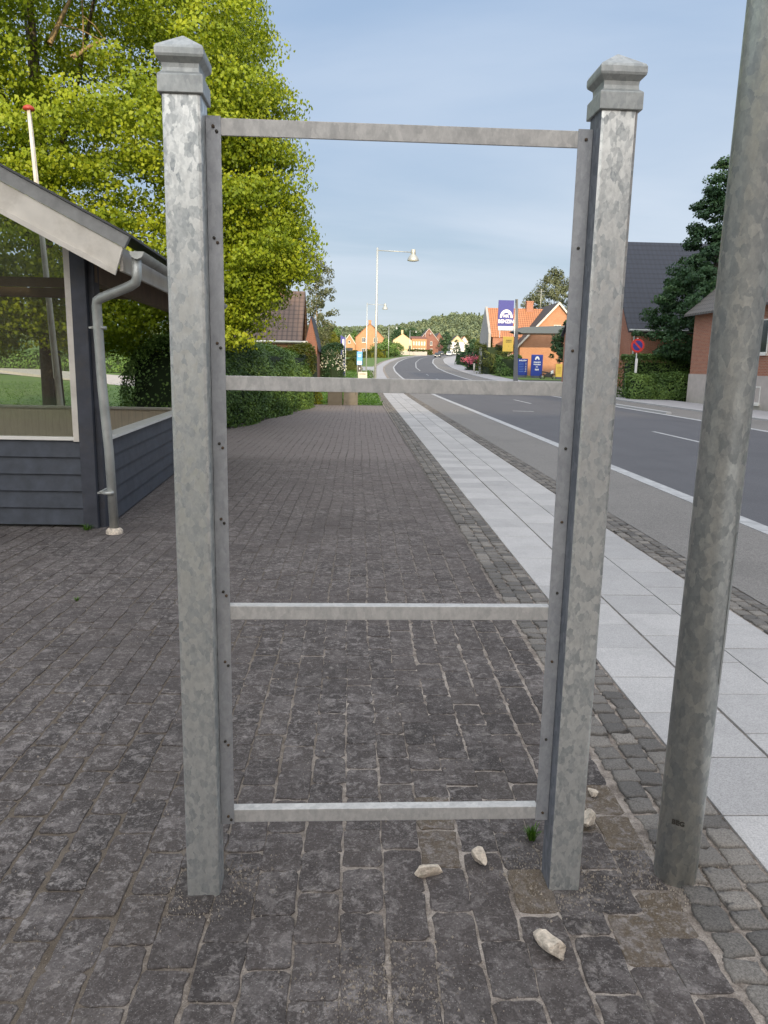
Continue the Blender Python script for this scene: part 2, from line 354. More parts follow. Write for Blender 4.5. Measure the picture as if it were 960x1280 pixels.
KIDS = {}
# leaf cloud: numpy quads
def quads(name, P, size, m, parent=None, shade=None, up=.4, outward=None, kind=None, aspect=.75):
    n = len(P); o = np.array(wloc(parent)); P = P-o
    N = rng.normal(size=(n, 3)); N /= np.linalg.norm(N, axis=1)[:, None]
    if outward is not None: N = N*.55+outward*.75
    N[:, 2] += up; N /= np.linalg.norm(N, axis=1)[:, None]
    T = np.cross(N, rng.normal(size=(n, 3))); T /= np.linalg.norm(T, axis=1)[:, None]; B = np.cross(N, T)
    s = (size*rng.uniform(.65, 1.25, n))[:, None]
    V = np.empty((n, 4, 3)); V[:, 0] = P-T*s*.5; V[:, 1] = P-B*s*.5*aspect+N*s*.06; V[:, 2] = P+T*s*.5-N*s*.12; V[:, 3] = P+B*s*.5*aspect+N*s*.06
    me = bpy.data.meshes.new(name); me.vertices.add(4*n); me.vertices.foreach_set('co', V.ravel())
    me.loops.add(4*n); me.loops.foreach_set('vertex_index', np.arange(4*n, dtype=np.int32))
    me.polygons.add(n); me.polygons.foreach_set('loop_start', np.arange(0, 4*n, 4, dtype=np.int32)); me.polygons.foreach_set('loop_total', np.full(n, 4, dtype=np.int32))
    a = me.attributes.new('shade', 'FLOAT', 'POINT'); sh = rng.uniform(0, 1, n) if shade is None else np.clip(shade, 0, 1)
    a.data.foreach_set('value', np.repeat(sh, 4).astype(np.float32)); me.update(calc_edges=True)
    ob = link(name, me, m, parent)
    if kind: ob['kind'] = kind
    return ob
def clump_pts(centers, radii, per, flat=.45):
    k = len(centers); d = rng.normal(size=(k*per, 3)); d /= np.linalg.norm(d, axis=1)[:, None]
    r = rng.uniform(.25, 1, k*per)**.5
    c = np.repeat(centers, per, 0); rr = np.repeat(radii, per)[:, None]
    off = d*r[:, None]*rr; off[:, 2] *= flat
    off[:, 2] -= (off[:, 0]**2+off[:, 1]**2)/rr[:, 0]*.22       # drooping sprays
    return c+off, d
def envelope_pts(cx, cy, prof, n, inner=.75, wob=.12, seed=0):
    zs = np.array([p[0] for p in prof]); rs = np.array([p[1] for p in prof]); out = []
    r_ = np.random.default_rng(seed)
    while len(out) < n:
        z = r_.uniform(zs[0], zs[-1]); rm = np.interp(z, zs, rs)
        if r_.uniform() > (rm+.3)/(rs.max()+.3): continue
        a = r_.uniform(0, 2*math.pi); w = 1+wob*math.sin(a*3+z*.9+seed)+wob*.8*math.sin(a*7-z*1.7)+r_.normal()*.05
        u = inner+(1-inner)*r_.uniform()**.7 if r_.uniform() < .85 else r_.uniform(.2, inner)
        out.append((cx+math.cos(a)*rm*w*u, cy+math.sin(a)*rm*w*u, z))
    return np.array(out)
def tree(name, base, prof, nclump, crad, per, lsize, leaf, label, cat='tree', group=None, trunk_r=.2, bark='bark', flat=.45, limbs=8, inner=.7, hole=None, seed=1, core=True, wob=.12, thin_back=False, extra=(), edge=None):
    x, y, z = base; t = thing(name, base, label, cat, group)
    pts = envelope_pts(x, y, [(z+a, b) for a, b in prof], nclump, inner, wob, seed)
    if thin_back: pts = pts[(pts[:, 1] < y+1.5) | (np.arange(len(pts)) % 3 == 0)]
    if hole:
        for hx, hy, hz, hr in hole: pts = pts[np.linalg.norm(pts-np.array([hx, hy, hz]), axis=1) > hr]
    for ec, er, en in extra: pts = np.concatenate([pts, np.array(ec)+rng.normal(size=(en, 3))*er*.5])
    if edge:      # ragged outline of the crown on the road side
        k = 21/pts[:, 1]; zq = 1.65+(pts[:, 2]-1.65)*k; lim = np.interp(zq, [e[0] for e in edge], [e[1] for e in edge])-.42+rng.normal(size=len(pts))*.16
        pts = pts[pts[:, 0]*k < lim]
    rad = rng.uniform(.7, 1.3, len(pts))*crad
    h_env = prof[0][0]+prof[-1][0]; P, d = clump_pts(pts, rad, per, flat)
    csh = np.repeat(rng.uniform(-.25, .25, len(pts)), per)
    sh = .5+csh+rng.normal(size=len(P))*.11+d[:, 2]*.12
    ow = P-np.array([x, y, z+h_env*.5]); ow /= np.linalg.norm(ow, axis=1)[:, None]+1e-6
    cr = quads('crown', P, lsize, leaf, t, sh, .1, d*.6+ow*.6)
    zc = z+prof[0][0]; h = prof[-1][0]
    mb = MB(); top = z+h*.75
    mb.tube([(x, y, z-.1), (x+.02, y, z+.4), (x-.05*trunk_r, y, zc+.3), (x+.1, y, (zc+top)/2), (x, y, top)], [trunk_r*1.5, trunk_r*1.05, trunk_r*.9, trunk_r*.55, trunk_r*.15], 12, False)
    sel = pts[rng.choice(len(pts), min(limbs, len(pts)), replace=False)]
    for q in sel:
        z0 = zc+(q[2]-zc)*.35+.2; z0 = min(z0, top-.3); a = np.array([x, y, z0]); mid = a*.5+q*.5+np.array([0, 0, -.06*np.linalg.norm(q-a)])
        r0 = trunk_r*.38; mb.tube([a, mid, q], [r0, r0*.55, r0*.15], 6, False)
    mb.build('trunk', bark, t)
    return t
# ------------------------------------------------------------------ camera
cam_d = bpy.data.cameras.new('camera'); cam = bpy.data.objects.new('camera', cam_d); C.objects.link(cam); S.camera = cam
f_, pitch, roll, yaw = 955.14, .1902, .0199, .0381
cam_d.sensor_fit = 'HORIZONTAL'; cam_d.sensor_width = 36; cam_d.lens = f_/960*36; cam_d.clip_end = 8000; cam_d.clip_start = .05
cy_, sy_ = math.cos(yaw), math.sin(yaw)
F = Vector((sy_*math.cos(pitch), cy_*math.cos(pitch), -math.sin(pitch))); R0 = Vector((cy_, -sy_, 0)); U0 = R0.cross(F)
Rv = math.cos(roll)*R0+math.sin(roll)*U0; Uv = -math.sin(roll)*R0+math.cos(roll)*U0
cam.matrix_world = Matrix(((Rv.x, Uv.x, -F.x, 0), (Rv.y, Uv.y, -F.y, 0), (Rv.z, Uv.z, -F.z, 1.65), (0,0,0,1)))
# ------------------------------------------------------------------ light
SUN_EL, SUN_AZ = 10.5, 177.0      # azimuth clockwise from +Y : behind the camera, a little to the right
sd = Vector((math.sin(R(SUN_AZ))*math.cos(R(SUN_EL)), math.cos(R(SUN_AZ))*math.cos(R(SUN_EL)), math.sin(R(SUN_EL))))
ld = bpy.data.lights.new('sun', 'SUN'); ld.energy = 4.6; ld.angle = R(.6); ld.color = (1, .82, .55)
lo = bpy.data.objects.new('sun', ld); C.objects.link(lo); lo.rotation_euler = sd.to_track_quat('Z', 'Y').to_euler(); lo.location = (0, 0, 60)
W = bpy.data.worlds.new('World'); S.world = W; W.use_nodes = True; nt = W.node_tree; bg = nt.nodes['Background']
sky = nd(nt, 'ShaderNodeTexSky', sky_type='NISHITA'); sky.sun_disc = False; sky.sun_elevation = R(SUN_EL); sky.sun_rotation = R(SUN_AZ)
sky.air_density = 1.0; sky.dust_density = .6; sky.ozone_density = 1.6; sky.altitude = 0
tc = nd(nt, 'ShaderNodeTexCoord'); sp = nd(nt, 'ShaderNodeSeparateXYZ'); nt.links.new(tc.outputs['Generated'], sp.inputs[0])
zz = math_(nt, 'ADD', math_(nt, 'MAXIMUM', sp.outputs[2], 0.), .10)
cb = nd(nt, 'ShaderNodeCombineXYZ'); nt.links.new(math_(nt, 'DIVIDE', sp.outputs[0], zz), cb.inputs[0]); nt.links.new(math_(nt, 'DIVIDE', sp.outputs[1], zz), cb.inputs[1])
mp = nd(nt, 'ShaderNodeMapping'); mp.inputs['Scale'].default_value = (.28, .62, 1); mp.inputs['Rotation'].default_value = (0, 0, .35); nt.links.new(cb.outputs[0], mp.inputs['Vector'])
cl = noise(nt, mp.outputs[0], .9, 7, .5, .5)
clf = ramp(nt, cl, [(.40, 0.), (.66, 1.)])
grad = ramp(nt, sp.outputs[2], [(0., (5.6,6.5,7.3)), (.08, (5.1,6.1,7.2)), (.25, (4.1,5.35,7.2)), (.6, (3.4,4.9,7.4)), (1., (3.0,4.6,7.4))])
base = mix(nt, .82, sky.outputs[0], grad)
clc = ramp(nt, sp.outputs[2], [(0., (6.4,7.2,8.1)), (.4, (6.1,7.0,8.4)), (1., (5.5,6.6,8.0))])
tot = mix(nt, math_(nt, 'MULTIPLY', clf, .95), base, clc)
# the sky towards the low sun and overhead is far brighter than the part the photo looks at
def sstep(v, a, b):
    m = nd(nt, 'ShaderNodeMapRange', interpolation_type='SMOOTHSTEP'); nt.links.new(v, m.inputs[0]); m.inputs[1].default_value = a; m.inputs[2].default_value = b; return m.outputs[0]
back = sstep(sp.outputs[1], -.45, -.93); top_ = sstep(sp.outputs[2], .50, .9)
glow = math_(nt, 'MINIMUM', math_(nt, 'ADD', back, math_(nt, 'MULTIPLY', top_, .42)), 1.0)
tot = mix(nt, glow, tot, (31.5, 30.7, 30.2))
nt.links.new(tot, bg.inputs['Color']); bg.inputs['Strength'].default_value = .11
S.view_settings.view_transform = 'Standard'; S.view_settings.look = 'None'; S.view_settings.exposure = 0
#@@PART2
def at(u, v, Y):          # world point seen at photo pixel (u, v) at distance Y
    d = F+Rv*((u-480)/f_)-Uv*((v-640)/f_); t = Y/d.y
    return Vector((t*d.x, Y, 1.65+t*d.z))
# ================================================================== GROUND
def hillh(X, Y):
    if Y < 430: return 0
    s = min(1, (Y-430)/450); s = s*s*(3-2*s)
    return s*(11+19*math.exp(-((X-108)/42)**2-((Y-760)/160)**2)+3*math.sin(X*.011+1)+2*math.sin(X*.027))
xs = sorted(set([-3000,-1500,-800,-500,-350,-250,-180,-130,-90,-60,-40,-25,-15,-8,-3,0,3,8,15,25,40,60,75,90,105,120,135,150,170,200,250,320,420,560,800,1500,3000]))
ys = [-120,-60,-30,-10,0,10,20,30,40,50]+list(range(56, 120, 6))+list(range(120, 430, 20))+list(range(430, 1000, 35))+[1100,1400,2000,3500,6000]
me = bpy.data.meshes.new('ground'); nx = len(xs)
me.from_pydata([(x, y, tz(y)+hillh(x, y)) for y in ys for x in xs], [], [(j*nx+i, j*nx+i+1, (j+1)*nx+i+1, (j+1)*nx+i) for j in range(len(ys)-1) for i in range(nx-1)])
struct(link('ground', me, 'lawn'))
def ysamp(a, b):
    out = [a]; y = a
    while y < b: y = min(b, y+(2.5 if y < 60 else 4)); out.append(y)
    return out
def strip(name, x0, x1, a, b, dz, m, sh=True, parent=None):
    mb = MB(); Y = ysamp(a, b); k = 0
    for y in Y:
        s = shift(y) if sh else 0
        X0 = x0(y) if callable(x0) else x0; X1 = x1(y) if callable(x1) else x1
        mb.v += [(X0+s, y, tz(y)+dz), (X1+s, y, tz(y)+dz)]
    for i in range(len(Y)-1): mb.f.append((2*i, 2*i+1, 2*i+3, 2*i+2)); mb.sm.append(False)
    o = mb.build(name, m, parent)
    return o if parent else struct(o)
def solid_strip(name, x0, x1, a, b, dz, m):      # a low kerb with real sides
    mb = MB(); Y = ysamp(a, b)
    for y in Y:
        s = shift(y); z = tz(y); mb.v += [(x0+s, y, z-.05), (x0+s, y, z+dz), (x1+s, y, z+dz), (x1+s, y, z-.05)]
    for i in range(len(Y)-1):
        for j in range(3): mb.f.append((4*i+j, 4*i+j+1, 4*i+j+5, 4*i+j+4)); mb.sm.append(False)
    L_ = len(mb.v); mb.f += [(0,1,2,3), (L_-4,L_-3,L_-2,L_-1)]; mb.sm += [False]*2
    return struct(mb.build(name, m))
FLAT = (60, 85)
strip('road', 4.40, 11.6, -40, 420, .010, 'asphalt_road')
strip('cycle_lane', 2.93, 4.24, -40, 420, .012, 'asphalt_cycle')
solid_strip('edge_line', 4.215, 4.43, -40, 300, .019, 'marking')
strip('road_edge_line', 11.42, 11.66, -40, 300, .017, 'marking')
strip('cycle_lane_far_side', 11.63, 14.05, -40, 420, .013, 'asphalt_cycle')
solid_strip('kerb', 14.0, 14.18, -40, 300, .075, 'kerbstone')
strip('far_pavement', 14.1, 17.0, -40, 300, .066, 'far_paving')
strip('pavement_base', .8, 2.95, -40, 420, .0036, 'joint_sand')
strip('pavement_distant', 1.38, 2.62, 60, 300, .016, 'far_paving')
mb = MB()
for a, b in [(3,6),(17.55,20.55),(35.6,39.6),(50,54),(65,69),(80,84),(95,99)]:
    Y = ysamp(a, b)
    for p, q in zip(Y, Y[1:]): mb.poly([(7.95+shift(p), p, tz(p)+.016), (8.07+shift(p), p, tz(p)+.016), (8.07+shift(q), q, tz(q)+.016), (7.95+shift(q), q, tz(q)+.016)])
mb.poly([(5.97, 29.15, .016), (6.74, 29.0, .016), (6.74, 29.2, .016), (5.97, 29.35, .016)])
struct(mb.build('lane_markings', 'marking'))
strip('centre_line', 7.95, 8.10, 112, 300, .016, 'marking')
solid_strip('kerb_island', 11.75, 11.95, 29, 37, .09, 'kerbstone')
# side road, path behind the shelter, forecourt of the filling station
strip('side_road', -70, 1.4, 108, 127, .02, 'far_paving')
strip('verge_right', 16.6, 24, 84, 150, .09, 'lawn', sh=True)
struct(MB().poly([(-60,98,tz(60)+.9),(-60,110,tz(60)+1.0),(-21.7,71.8,.16),(-8,56,.03),(-6,43,.01),(-15.3,50.7,.01),(-29,68.8,.10)]).build('gravel_path', 'gravel'))
strip('forecourt', lambda y: 17.0, lambda y: 40, 60, 99, .03, 'asphalt_cycle', sh=False)
# ---- block paving
def brickfield():
    m, nt, b = mat('paver_far'); t = nd(nt, 'ShaderNodeTexCoord'); sp = nd(nt, 'ShaderNodeSeparateXYZ'); nt.links.new(t.outputs['Object'], sp.inputs[0])
    cb = nd(nt, 'ShaderNodeCombineXYZ'); nt.links.new(sp.outputs[1], cb.inputs[0]); nt.links.new(sp.outputs[0], cb.inputs[1])
    br = nd(nt, 'ShaderNodeTexBrick'); br.inputs['Scale'].default_value = 1; br.inputs['Brick Width'].default_value = .21; br.inputs['Row Height'].default_value = .135; br.inputs['Mortar Size'].default_value = .006
    br.inputs['Color1'].default_value = rgb((.105,.090,.087)); br.inputs['Color2'].default_value = rgb((.135,.115,.11)); br.inputs['Mortar'].default_value = rgb((.15,.13,.11))
    nt.links.new(cb.outputs[0], br.inputs['Vector']); v = coords(nt)
    c = mix(nt, ramp(nt, noise(nt, coords(nt, (1,.5,1)), .8, 7, .65), [(.42, 0.), (.7, .6)]), br.outputs['Color'], (.24,.208,.195))
    c = mix(nt, ramp(nt, noise(nt, coords(nt, (1,.6,1)), .35, 4, .6), [(.5, 0.), (.65, .35)]), c, (.06,.052,.05))
    c = mix(nt, 1., c, ramp(nt, noise(nt, v, 30, 6, .8), [(.3, .7), (.7, 1.3)]), 'MULTIPLY')
    c = mix(nt, ramp(nt, math_(nt, 'MULTIPLY', sp.outputs[1], .05), [(.66, .75), (.86, 0.)]), c, mix(nt, br.outputs['Fac'], (.088,.077,.072), (.055,.047,.043)))
    nt.links.new(c, b.inputs['Base Color']); b.inputs['Roughness'].default_value = .9; bump(nt, b, br.outputs['Fac'], -.4, .01); M['paver_far'] = m
brickfield()
struct(MB().poly([(-14,-6,.0048),(1.06,-6,.0048),(1.06,13.4,.0048),(-14,13.4,.0048)]).build('paving_joints', 'joint_sand'))
struct(MB().poly([(-3.9,13.4,.0048),(1.06,13.4,.0048),(1.06,31.6,.0048),(-3.9,31.6,.0048)]).build('paving_joints_distant', 'joint_sand'))
def stone(mb, cx, cy, lx, ly, z, jit, sh, n_side=2, rot=0., tilt=.01, dome=.0, corner=.16, base=-.02):
    # outline with clipped corners and slightly ragged edges
    hx, hy = lx/2, ly/2; c = corner*min(lx, ly); pts = []
    cor = [(-hx+c, -hy), (hx-c, -hy), (hx, -hy+c), (hx, hy-c), (hx-c, hy), (-hx+c, hy), (-hx, hy-c), (-hx, -hy+c)]
    for i in range(8):
        a, b = cor[i], cor[(i+1) % 8]; pts.append(a)
        if i % 2 == 0:
            for k in range(1, n_side): t = k/n_side; pts.append((a[0]+(b[0]-a[0])*t, a[1]+(b[1]-a[1])*t))
    n = len(pts); tx, ty = random.gauss(0, tilt), random.gauss(0, tilt); ca, sa = math.cos(rot), math.sin(rot); k = len(mb.v)
    jp = [(p[0]+random.gauss(0, jit), p[1]+random.gauss(0, jit)) for p in pts]
    rings = [(1., -.018), (1., -.0025-dome*.8), (1-.035-dome*13, -.0003-dome*.2)]
    if dome: rings.append((.6, 0.))
    for sc, dz in rings:
        for px, py in jp:
            x, y = px*sc, py*(sc if dome else 1-(1-sc)*lx/ly); X = cx+x*ca-y*sa; Yy = cy+x*sa+y*ca
            mb.v.append((X, Yy, z+dz+x*tx+y*ty)); mb.sh.append(sh)
    for r in range(len(rings)-1):
        for i in range(n): j = (i+1) % n; mb.f.append((k+r*n+i, k+r*n+j, k+(r+1)*n+j, k+(r+1)*n+i)); mb.sm.append(bool(dome))
    mb.f.append(tuple(k+(len(rings)-1)*n+i for i in range(n))); mb.sm.append(bool(dome))
mb = MB(); pw, ph = .135, .21; ncol = 0
x = 1.045-pw/2
while x > -5.2:
    y = 1.0+(ncol % 2)*ph/2+random.uniform(-.012, .012)
    while y < 31.4:
        if (x > -3.5 or y < 8.6) and x+shift(0) < 1.05:
            wob = .010*math.sin(y*.9+x*2)+.006*math.sin(y*2.3+x*5)
            near = y < 6; big = random.random()
            stone(mb, x+wob+random.gauss(0, .0026), y+random.gauss(0, .004), pw-.0055-abs(random.gauss(0, .0024)), ph-.004-abs(random.gauss(0, .0022)), .0092+random.gauss(0, .0008)+.0008*math.sin(x*2.2+y*1.1), .0024, (1. if (.25 < x < 1.05 and 1.85 < y < 2.75 and random.random() < .22) else random.random()*.93), 5 if near else (2 if y < 13.4 else 1), random.gauss(0, .008), .0045, corner=random.uniform(.05, .13))
        y += ph
    x -= pw; ncol += 1
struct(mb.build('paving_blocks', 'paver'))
# ---- granite setts either side of the slabs, and the slabs
mb = MB()
for x0, x1, ya, yb, ncols in ((1.055, 1.378, 1.0, 60, 3), (2.63, 2.925, 1.0, 60, 3)):
    w = (x1-x0)/ncols
    for c_ in range(ncols):
        y = ya+random.uniform(0, .08)
        while y < yb:
            L = random.uniform(.085, .118); s = shift(y)
            if (y < 25 or random.random() < 1):
                stone(mb, x0+w*(c_+.5)+s+random.gauss(0, .004), y+L/2, w-random.uniform(.007, .016), L-random.uniform(.006, .014), .0175+random.gauss(0, .002)+tz(y), .0038 if y < 8 else 0, random.random()**1.4, 3 if y < 7 else 1, random.gauss(0, .05), .022, dome=.0045, corner=random.uniform(.03, .10))
            y += L
struct(mb.build('granite_setts', 'cobble'))
mb = MB()
for c_, (x0, x1) in enumerate(((1.387, 1.790), (1.802, 2.206), (2.211, 2.615))):
    y = .83+(.216 if c_ == 1 else 0)
    while y < 60:
        s = shift(y); stone(mb, (x0+x1)/2+s, y+.2135, x1-x0-.004, .427, .0165+random.gauss(0, .0006)+tz(y), 0, random.random(), 1, 0, .0012, corner=.008)
        y += .432
struct(mb.build('pavement_slabs', 'slab'))
# ---- grass verge left of the pavement beyond the paving (tufts: nobody could count them)
def grass_patch(name, label, n, fx, size, zf, parent=None):
    P = np.array([fx() for _ in range(n)]); o = quads(name, P, size, 'leaf_grass', None, None, -.2, None, 'stuff', .35)
    tag(o, label, 'grass'); return o
def verge():
    y = 31.8+random.random()**1.6*28; x = random.uniform(-6, 1.0+shift(y)); return (x, y, tz(y)+random.uniform(0, .16))
grass_patch('verge_grass', 'strip of rough grass between the cabinets and the pavement', 9000, verge, .13, None)
def lawnf():
    y = 13.5+random.random()**1.5*40; x = -5.5-random.random()*(y*.55); return (x, y, tz(y)+random.uniform(0, .08))
grass_patch('lawn_grass', 'mown green lawn behind the shelter and around the tree trunk', 14000, lawnf, .10, None)
struct(MB().poly([(-3.9,31.6,.012),(1.06,31.6,.012),(1.35,60,.05),(-9,60,.05)]).build('grass_verge', 'lawn'))
# ================================================================== SIGN FRAME
px0, py0, prot = -.51, 2.1368, .016; s_, gap, sdp, H = .1006, 1.0434, .0995, 2.3233
fr = thing('sign_frame', (px0, py0, 0), 'empty galvanised steel sign frame with two square capped posts standing on the block paving', 'sign frame')
def post(x0):
    mb = MB().box(px0+x0, px0+x0+s_, py0, py0+sdp, -.05, H+.01)
    p = mb.build('post', 'galv_post', fr, .009)
    p.data.materials.append(M['galv_inner_shaded']); sg_ = 1 if x0 == 0 else -1
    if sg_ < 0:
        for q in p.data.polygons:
            if q.normal.x*sg_ > .8: q.material_index = 1  # inner face of the right post gets the painted shade
    mb = MB(); cx, cyy = px0+x0+s_/2, py0+sdp/2
    def sq(r, z): return [(cx-r, cyy-r, z), (cx+r, cyy-r, z), (cx+r, cyy+r, z), (cx-r, cyy+r, z)]
    rings = [(.056,H-.002),(.0575,H),(.0575,H+.040),(.056,H+.043),(.0475,H+.050),(.0465,H+.060),(.0475,H+.070),(.060,H+.082),(.0615,H+.088),(.0615,H+.102),(.058,H+.109),(.002,H+.150)]
    for i, (r, z) in enumerate(rings): mb.v += sq(r, z)
    for i in range(len(rings)-1):
        for j in range(4): mb.f.append((4*i+j, 4*i+(j+1) % 4, 4*i+4+(j+1) % 4, 4*i+4+j)); mb.sm.append(False)
    mb.f += [(3,2,1,0), tuple(4*(len(rings)-1)+j for j in range(4))]; mb.sm += [False]*2
    mb.build('cap', 'galv_cap', p)
    o = p; return o
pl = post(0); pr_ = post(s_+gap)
dp = .062; bt = .006; bw = .042
zb = [(2.2846,2.2413),(1.6114,1.5712),(.934,.892),(.2642,.2215)]
for k, (a, b) in enumerate(zb):
    mb = MB().box(px0+s_+.035, px0+s_+gap-.035, py0+dp-.001, py0+dp+bt, b, a)
    mb.box(px0+s_+.035, px0+s_+gap-.035, py0+dp+bt, py0+dp+.034, a-.005, a-.0002)
    mb.build('crossbar', 'galv_bar', fr, .0012)
for x0, sgn in ((s_, 1), (s_+gap, -1)):
    X0, X1 = sorted((px0+x0+.001*sgn, px0+x0+.0405*sgn))
    # angle profile: front flange and the flange against the post
    u = MB().box(X0, X1, py0+dp-.004, py0+dp-.0012, zb[3][1]-.003, zb[0][0]+.004)
    xa, xb = sorted((px0+x0+.001*sgn, px0+x0+.006*sgn)); u.box(xa, xb, py0+dp-.0012, py0+dp+.036, zb[3][1]-.003, zb[0][0]+.004)
    up = u.build('upright', 'galv_upright', fr)
    zs = [2.262, 1.98, 1.70, 1.42, 1.20, .98, .76, .50, .245]
    for i, z in enumerate(zs):
        bx = px0+x0+(.020+random.uniform(-.003, .003))*sgn
        for q in range(2 if sgn > 0 else 1):
            zz_ = z-(.012*q); bx2 = bx+.009*q
            mb = MB(); mb.lathe((0,0,0), [(0.0001,.0), (.0042,.0), (.0042,.0035), (.002,.0042), (.0001,.0042)], 10)
            mb.v = [(bx2+vx, py0+dp-.004-vz, zz_+vy) for vx, vy, vz in mb.v]
            mb.build('bolt_hole' if (i+q) % 2 and sgn > 0 else 'bolt', 'bolt' if (i+q) % 2 else 'rust_bolt', up)
fr.rotation_euler.z = prot
# ================================================================== STREET LAMPS
def make_lamp(loc, label):
    x, y, z = loc; t = thing('street_lamp', loc, label, 'street lamp', 'street lamps along the left pavement')
    mb = MB(); mb.tube([(x, y, z-.1), (x, y, z+4.0), (x, y, z+8.1)], [.0672, .0672, .058], 40); p = mb.build('pole', 'galv_pole', t)
    mb = MB(); mb.tube([(x+.02, y, z+7.95), (x+1.0, y, z+7.93), (x+1.92, y, z+7.90)], .025, 8); mb.build('arm', 'zinc', t)
    mb = MB(); mb.lathe((x+2.02, y, z+7.45), [(.03,.62),(.13,.60),(.14,.58),(.14,.36),(.13,.33),(.20,.27),(.29,.14),(.33,.02),(.33,0)], 20); h = mb.build('lamp_shade', 'zinc', t)
    mb = MB(); mb.lathe((x+2.02, y, z+7.44), [(.31,.03),(.31,0.),(.2,-.03),(.001,-.045)], 16); mb.build('lens', 'lamp_lit', h)
    # hatch door on the pole
    a0, a1 = -.42, .30; mb = MB(); n = 8
    for k in range(n+1):
        a = a0+(a1-a0)*k/n; r = .0680
        mb.v += [(x+math.cos(a)*r, y+math.sin(a)*r, z+.70), (x+math.cos(a)*r, y+math.sin(a)*r, z+1.18)]
        if k: j = 2*k; mb.f.append((j-2, j, j+1, j-1)); mb.sm.append(True)
    mb.build('hatch', 'zinc', t)
    return t
LL = 'grey street lamp with bell shade, '
lamp = make_lamp((1.0765, 2.2321, 0), 'thick round galvanised lamp pole nearest the camera, right of the empty sign frame')
for ch in lamp.children:
    if ch.name.startswith('hatch'):
        ch.delta_rotation_euler.z = -.45
kids = lambda o: [c for c in C.objects if c.parent == o]
for (X, Y, lab) in ((1.05, 44.9, LL+'tallest in view, above the middle of the frame'), (1.02, 88.5, LL+'second in the row, just left of the tallest one'),
                    (8.1, 204, LL+'standing on the grass where the road bends'), (17.5, 262, LL+'in front of the yellow house gable'), (26, 300, LL+'beside the red row of houses')):
    r = lamp.copy(); C.objects.link(r); r.location = (X, Y, tz(Y)); r['label'] = lab
    for ch in kids(lamp):
        c = ch.copy(); C.objects.link(c); c.parent = r
        for g in kids(ch): d = g.copy(); C.objects.link(d); d.parent = c
lamp.rotation_euler = (.0064, .007, 0)
# small stickers on the near pole
def text_mesh(body, size, m, parent, loc, rot=(math.pi/2, 0, 0), bold=0., name='lettering', sx=1.):
    cu = bpy.data.curves.new('t', 'FONT'); cu.body = body; cu.size = size; cu.align_x = 'CENTER'; cu.align_y = 'CENTER'; cu.offset = bold; cu.extrude = .001; cu.resolution_u = 2
    to = bpy.data.objects.new('t', cu); C.objects.link(to); bpy.context.view_layer.update()
    me = bpy.data.meshes.new_from_object(to.evaluated_get(bpy.context.evaluated_depsgraph_get())); bpy.data.objects.remove(to)
    for v in me.vertices: v.co.x *= sx
    me.transform(Matrix.Rotation(rot[2], 4, 'Z') @ Matrix.Rotation(rot[0], 4, 'X')); me.transform(Matrix.Translation(Vector(loc)-wloc(parent)))
    me.materials.clear(); return link(name, me, m, parent)
ang = math.atan2(-2.2321, -1.0765); sx_, sy2 = 1.0765+math.cos(ang-.12)*.068, 2.2321+math.sin(ang-.12)*.068
text_mesh('BEG', .022, 'bolt', lamp, (sx_+.0, sy2-.0015, .232), (math.pi/2, 0, ang-.12+math.pi/2), .0009, 'stencil_mark')
st = MB(); 
for k in range(4):
    a = .10+.05*k; st.v += [(1.0765+math.cos(a-.25)*.0688, 2.2321+math.sin(a-.25)*.0688, 1.235), (1.0765+math.cos(a-.25)*.0688, 2.2321+math.sin(a-.25)*.0688, 1.275)]
    if k: j = 2*k; st.f.append((j-2, j, j+1, j-1)); st.sm.append(True)
st.build('sticker', 'white_paint', lamp)
# ================================================================== CONCRETE CHUNKS AND WEEDS
def chunk(x, y, sx, sy, sz, rz, label, seed):
    bm = bmesh.new(); bmesh.ops.create_icosphere(bm, subdivisions=3, radius=1); r_ = random.Random(seed)
    pl_ = [(Vector((r_.gauss(0,1), r_.gauss(0,1), r_.gauss(0,1))).normalized(), r_.uniform(.38, .72)) for _ in range(11)]
    for v in bm.verts:
        for n, d in pl_:
            k = v.co.dot(n)
            if k > d: v.co -= n*(k-d)
        v.co += Vector((r_.gauss(0,.018), r_.gauss(0,.018), r_.gauss(0,.018)))
        v.co = Vector((v.co.x*sx*1.6, v.co.y*sy*1.6, v.co.z*sz*1.6))
    me = bpy.data.meshes.new('concrete_chunk'); bm.to_mesh(me); bm.free()
    o = link('concrete_chunk', me, 'concrete'); o.location = (x, y, .016+sz*.72); o.rotation_euler.z = rz
    tag(o, label, 'rubble', 'broken concrete chunks on the paving')
chunk(.26, 2.23, .034, .019, .016, .25, 'small flat pale concrete chunk lying left of the others under the bottom bar', 1)
chunk(.43, 2.30, .020, .035, .018, .25, 'small brownish pink concrete chunk between the flat one and the right post', 2)
chunk(.575, 1.90, .021, .060, .021, .42, 'longest pale concrete chunk lying in front of the right post', 3)
chunk(.857, 2.49, .026, .030, .028, .3, 'squarish pale concrete chunk just behind the right post', 4)
chunk(.945, 2.70, .018, .015, .012, .6, 'tiniest concrete crumb on the paving behind the right post', 5)
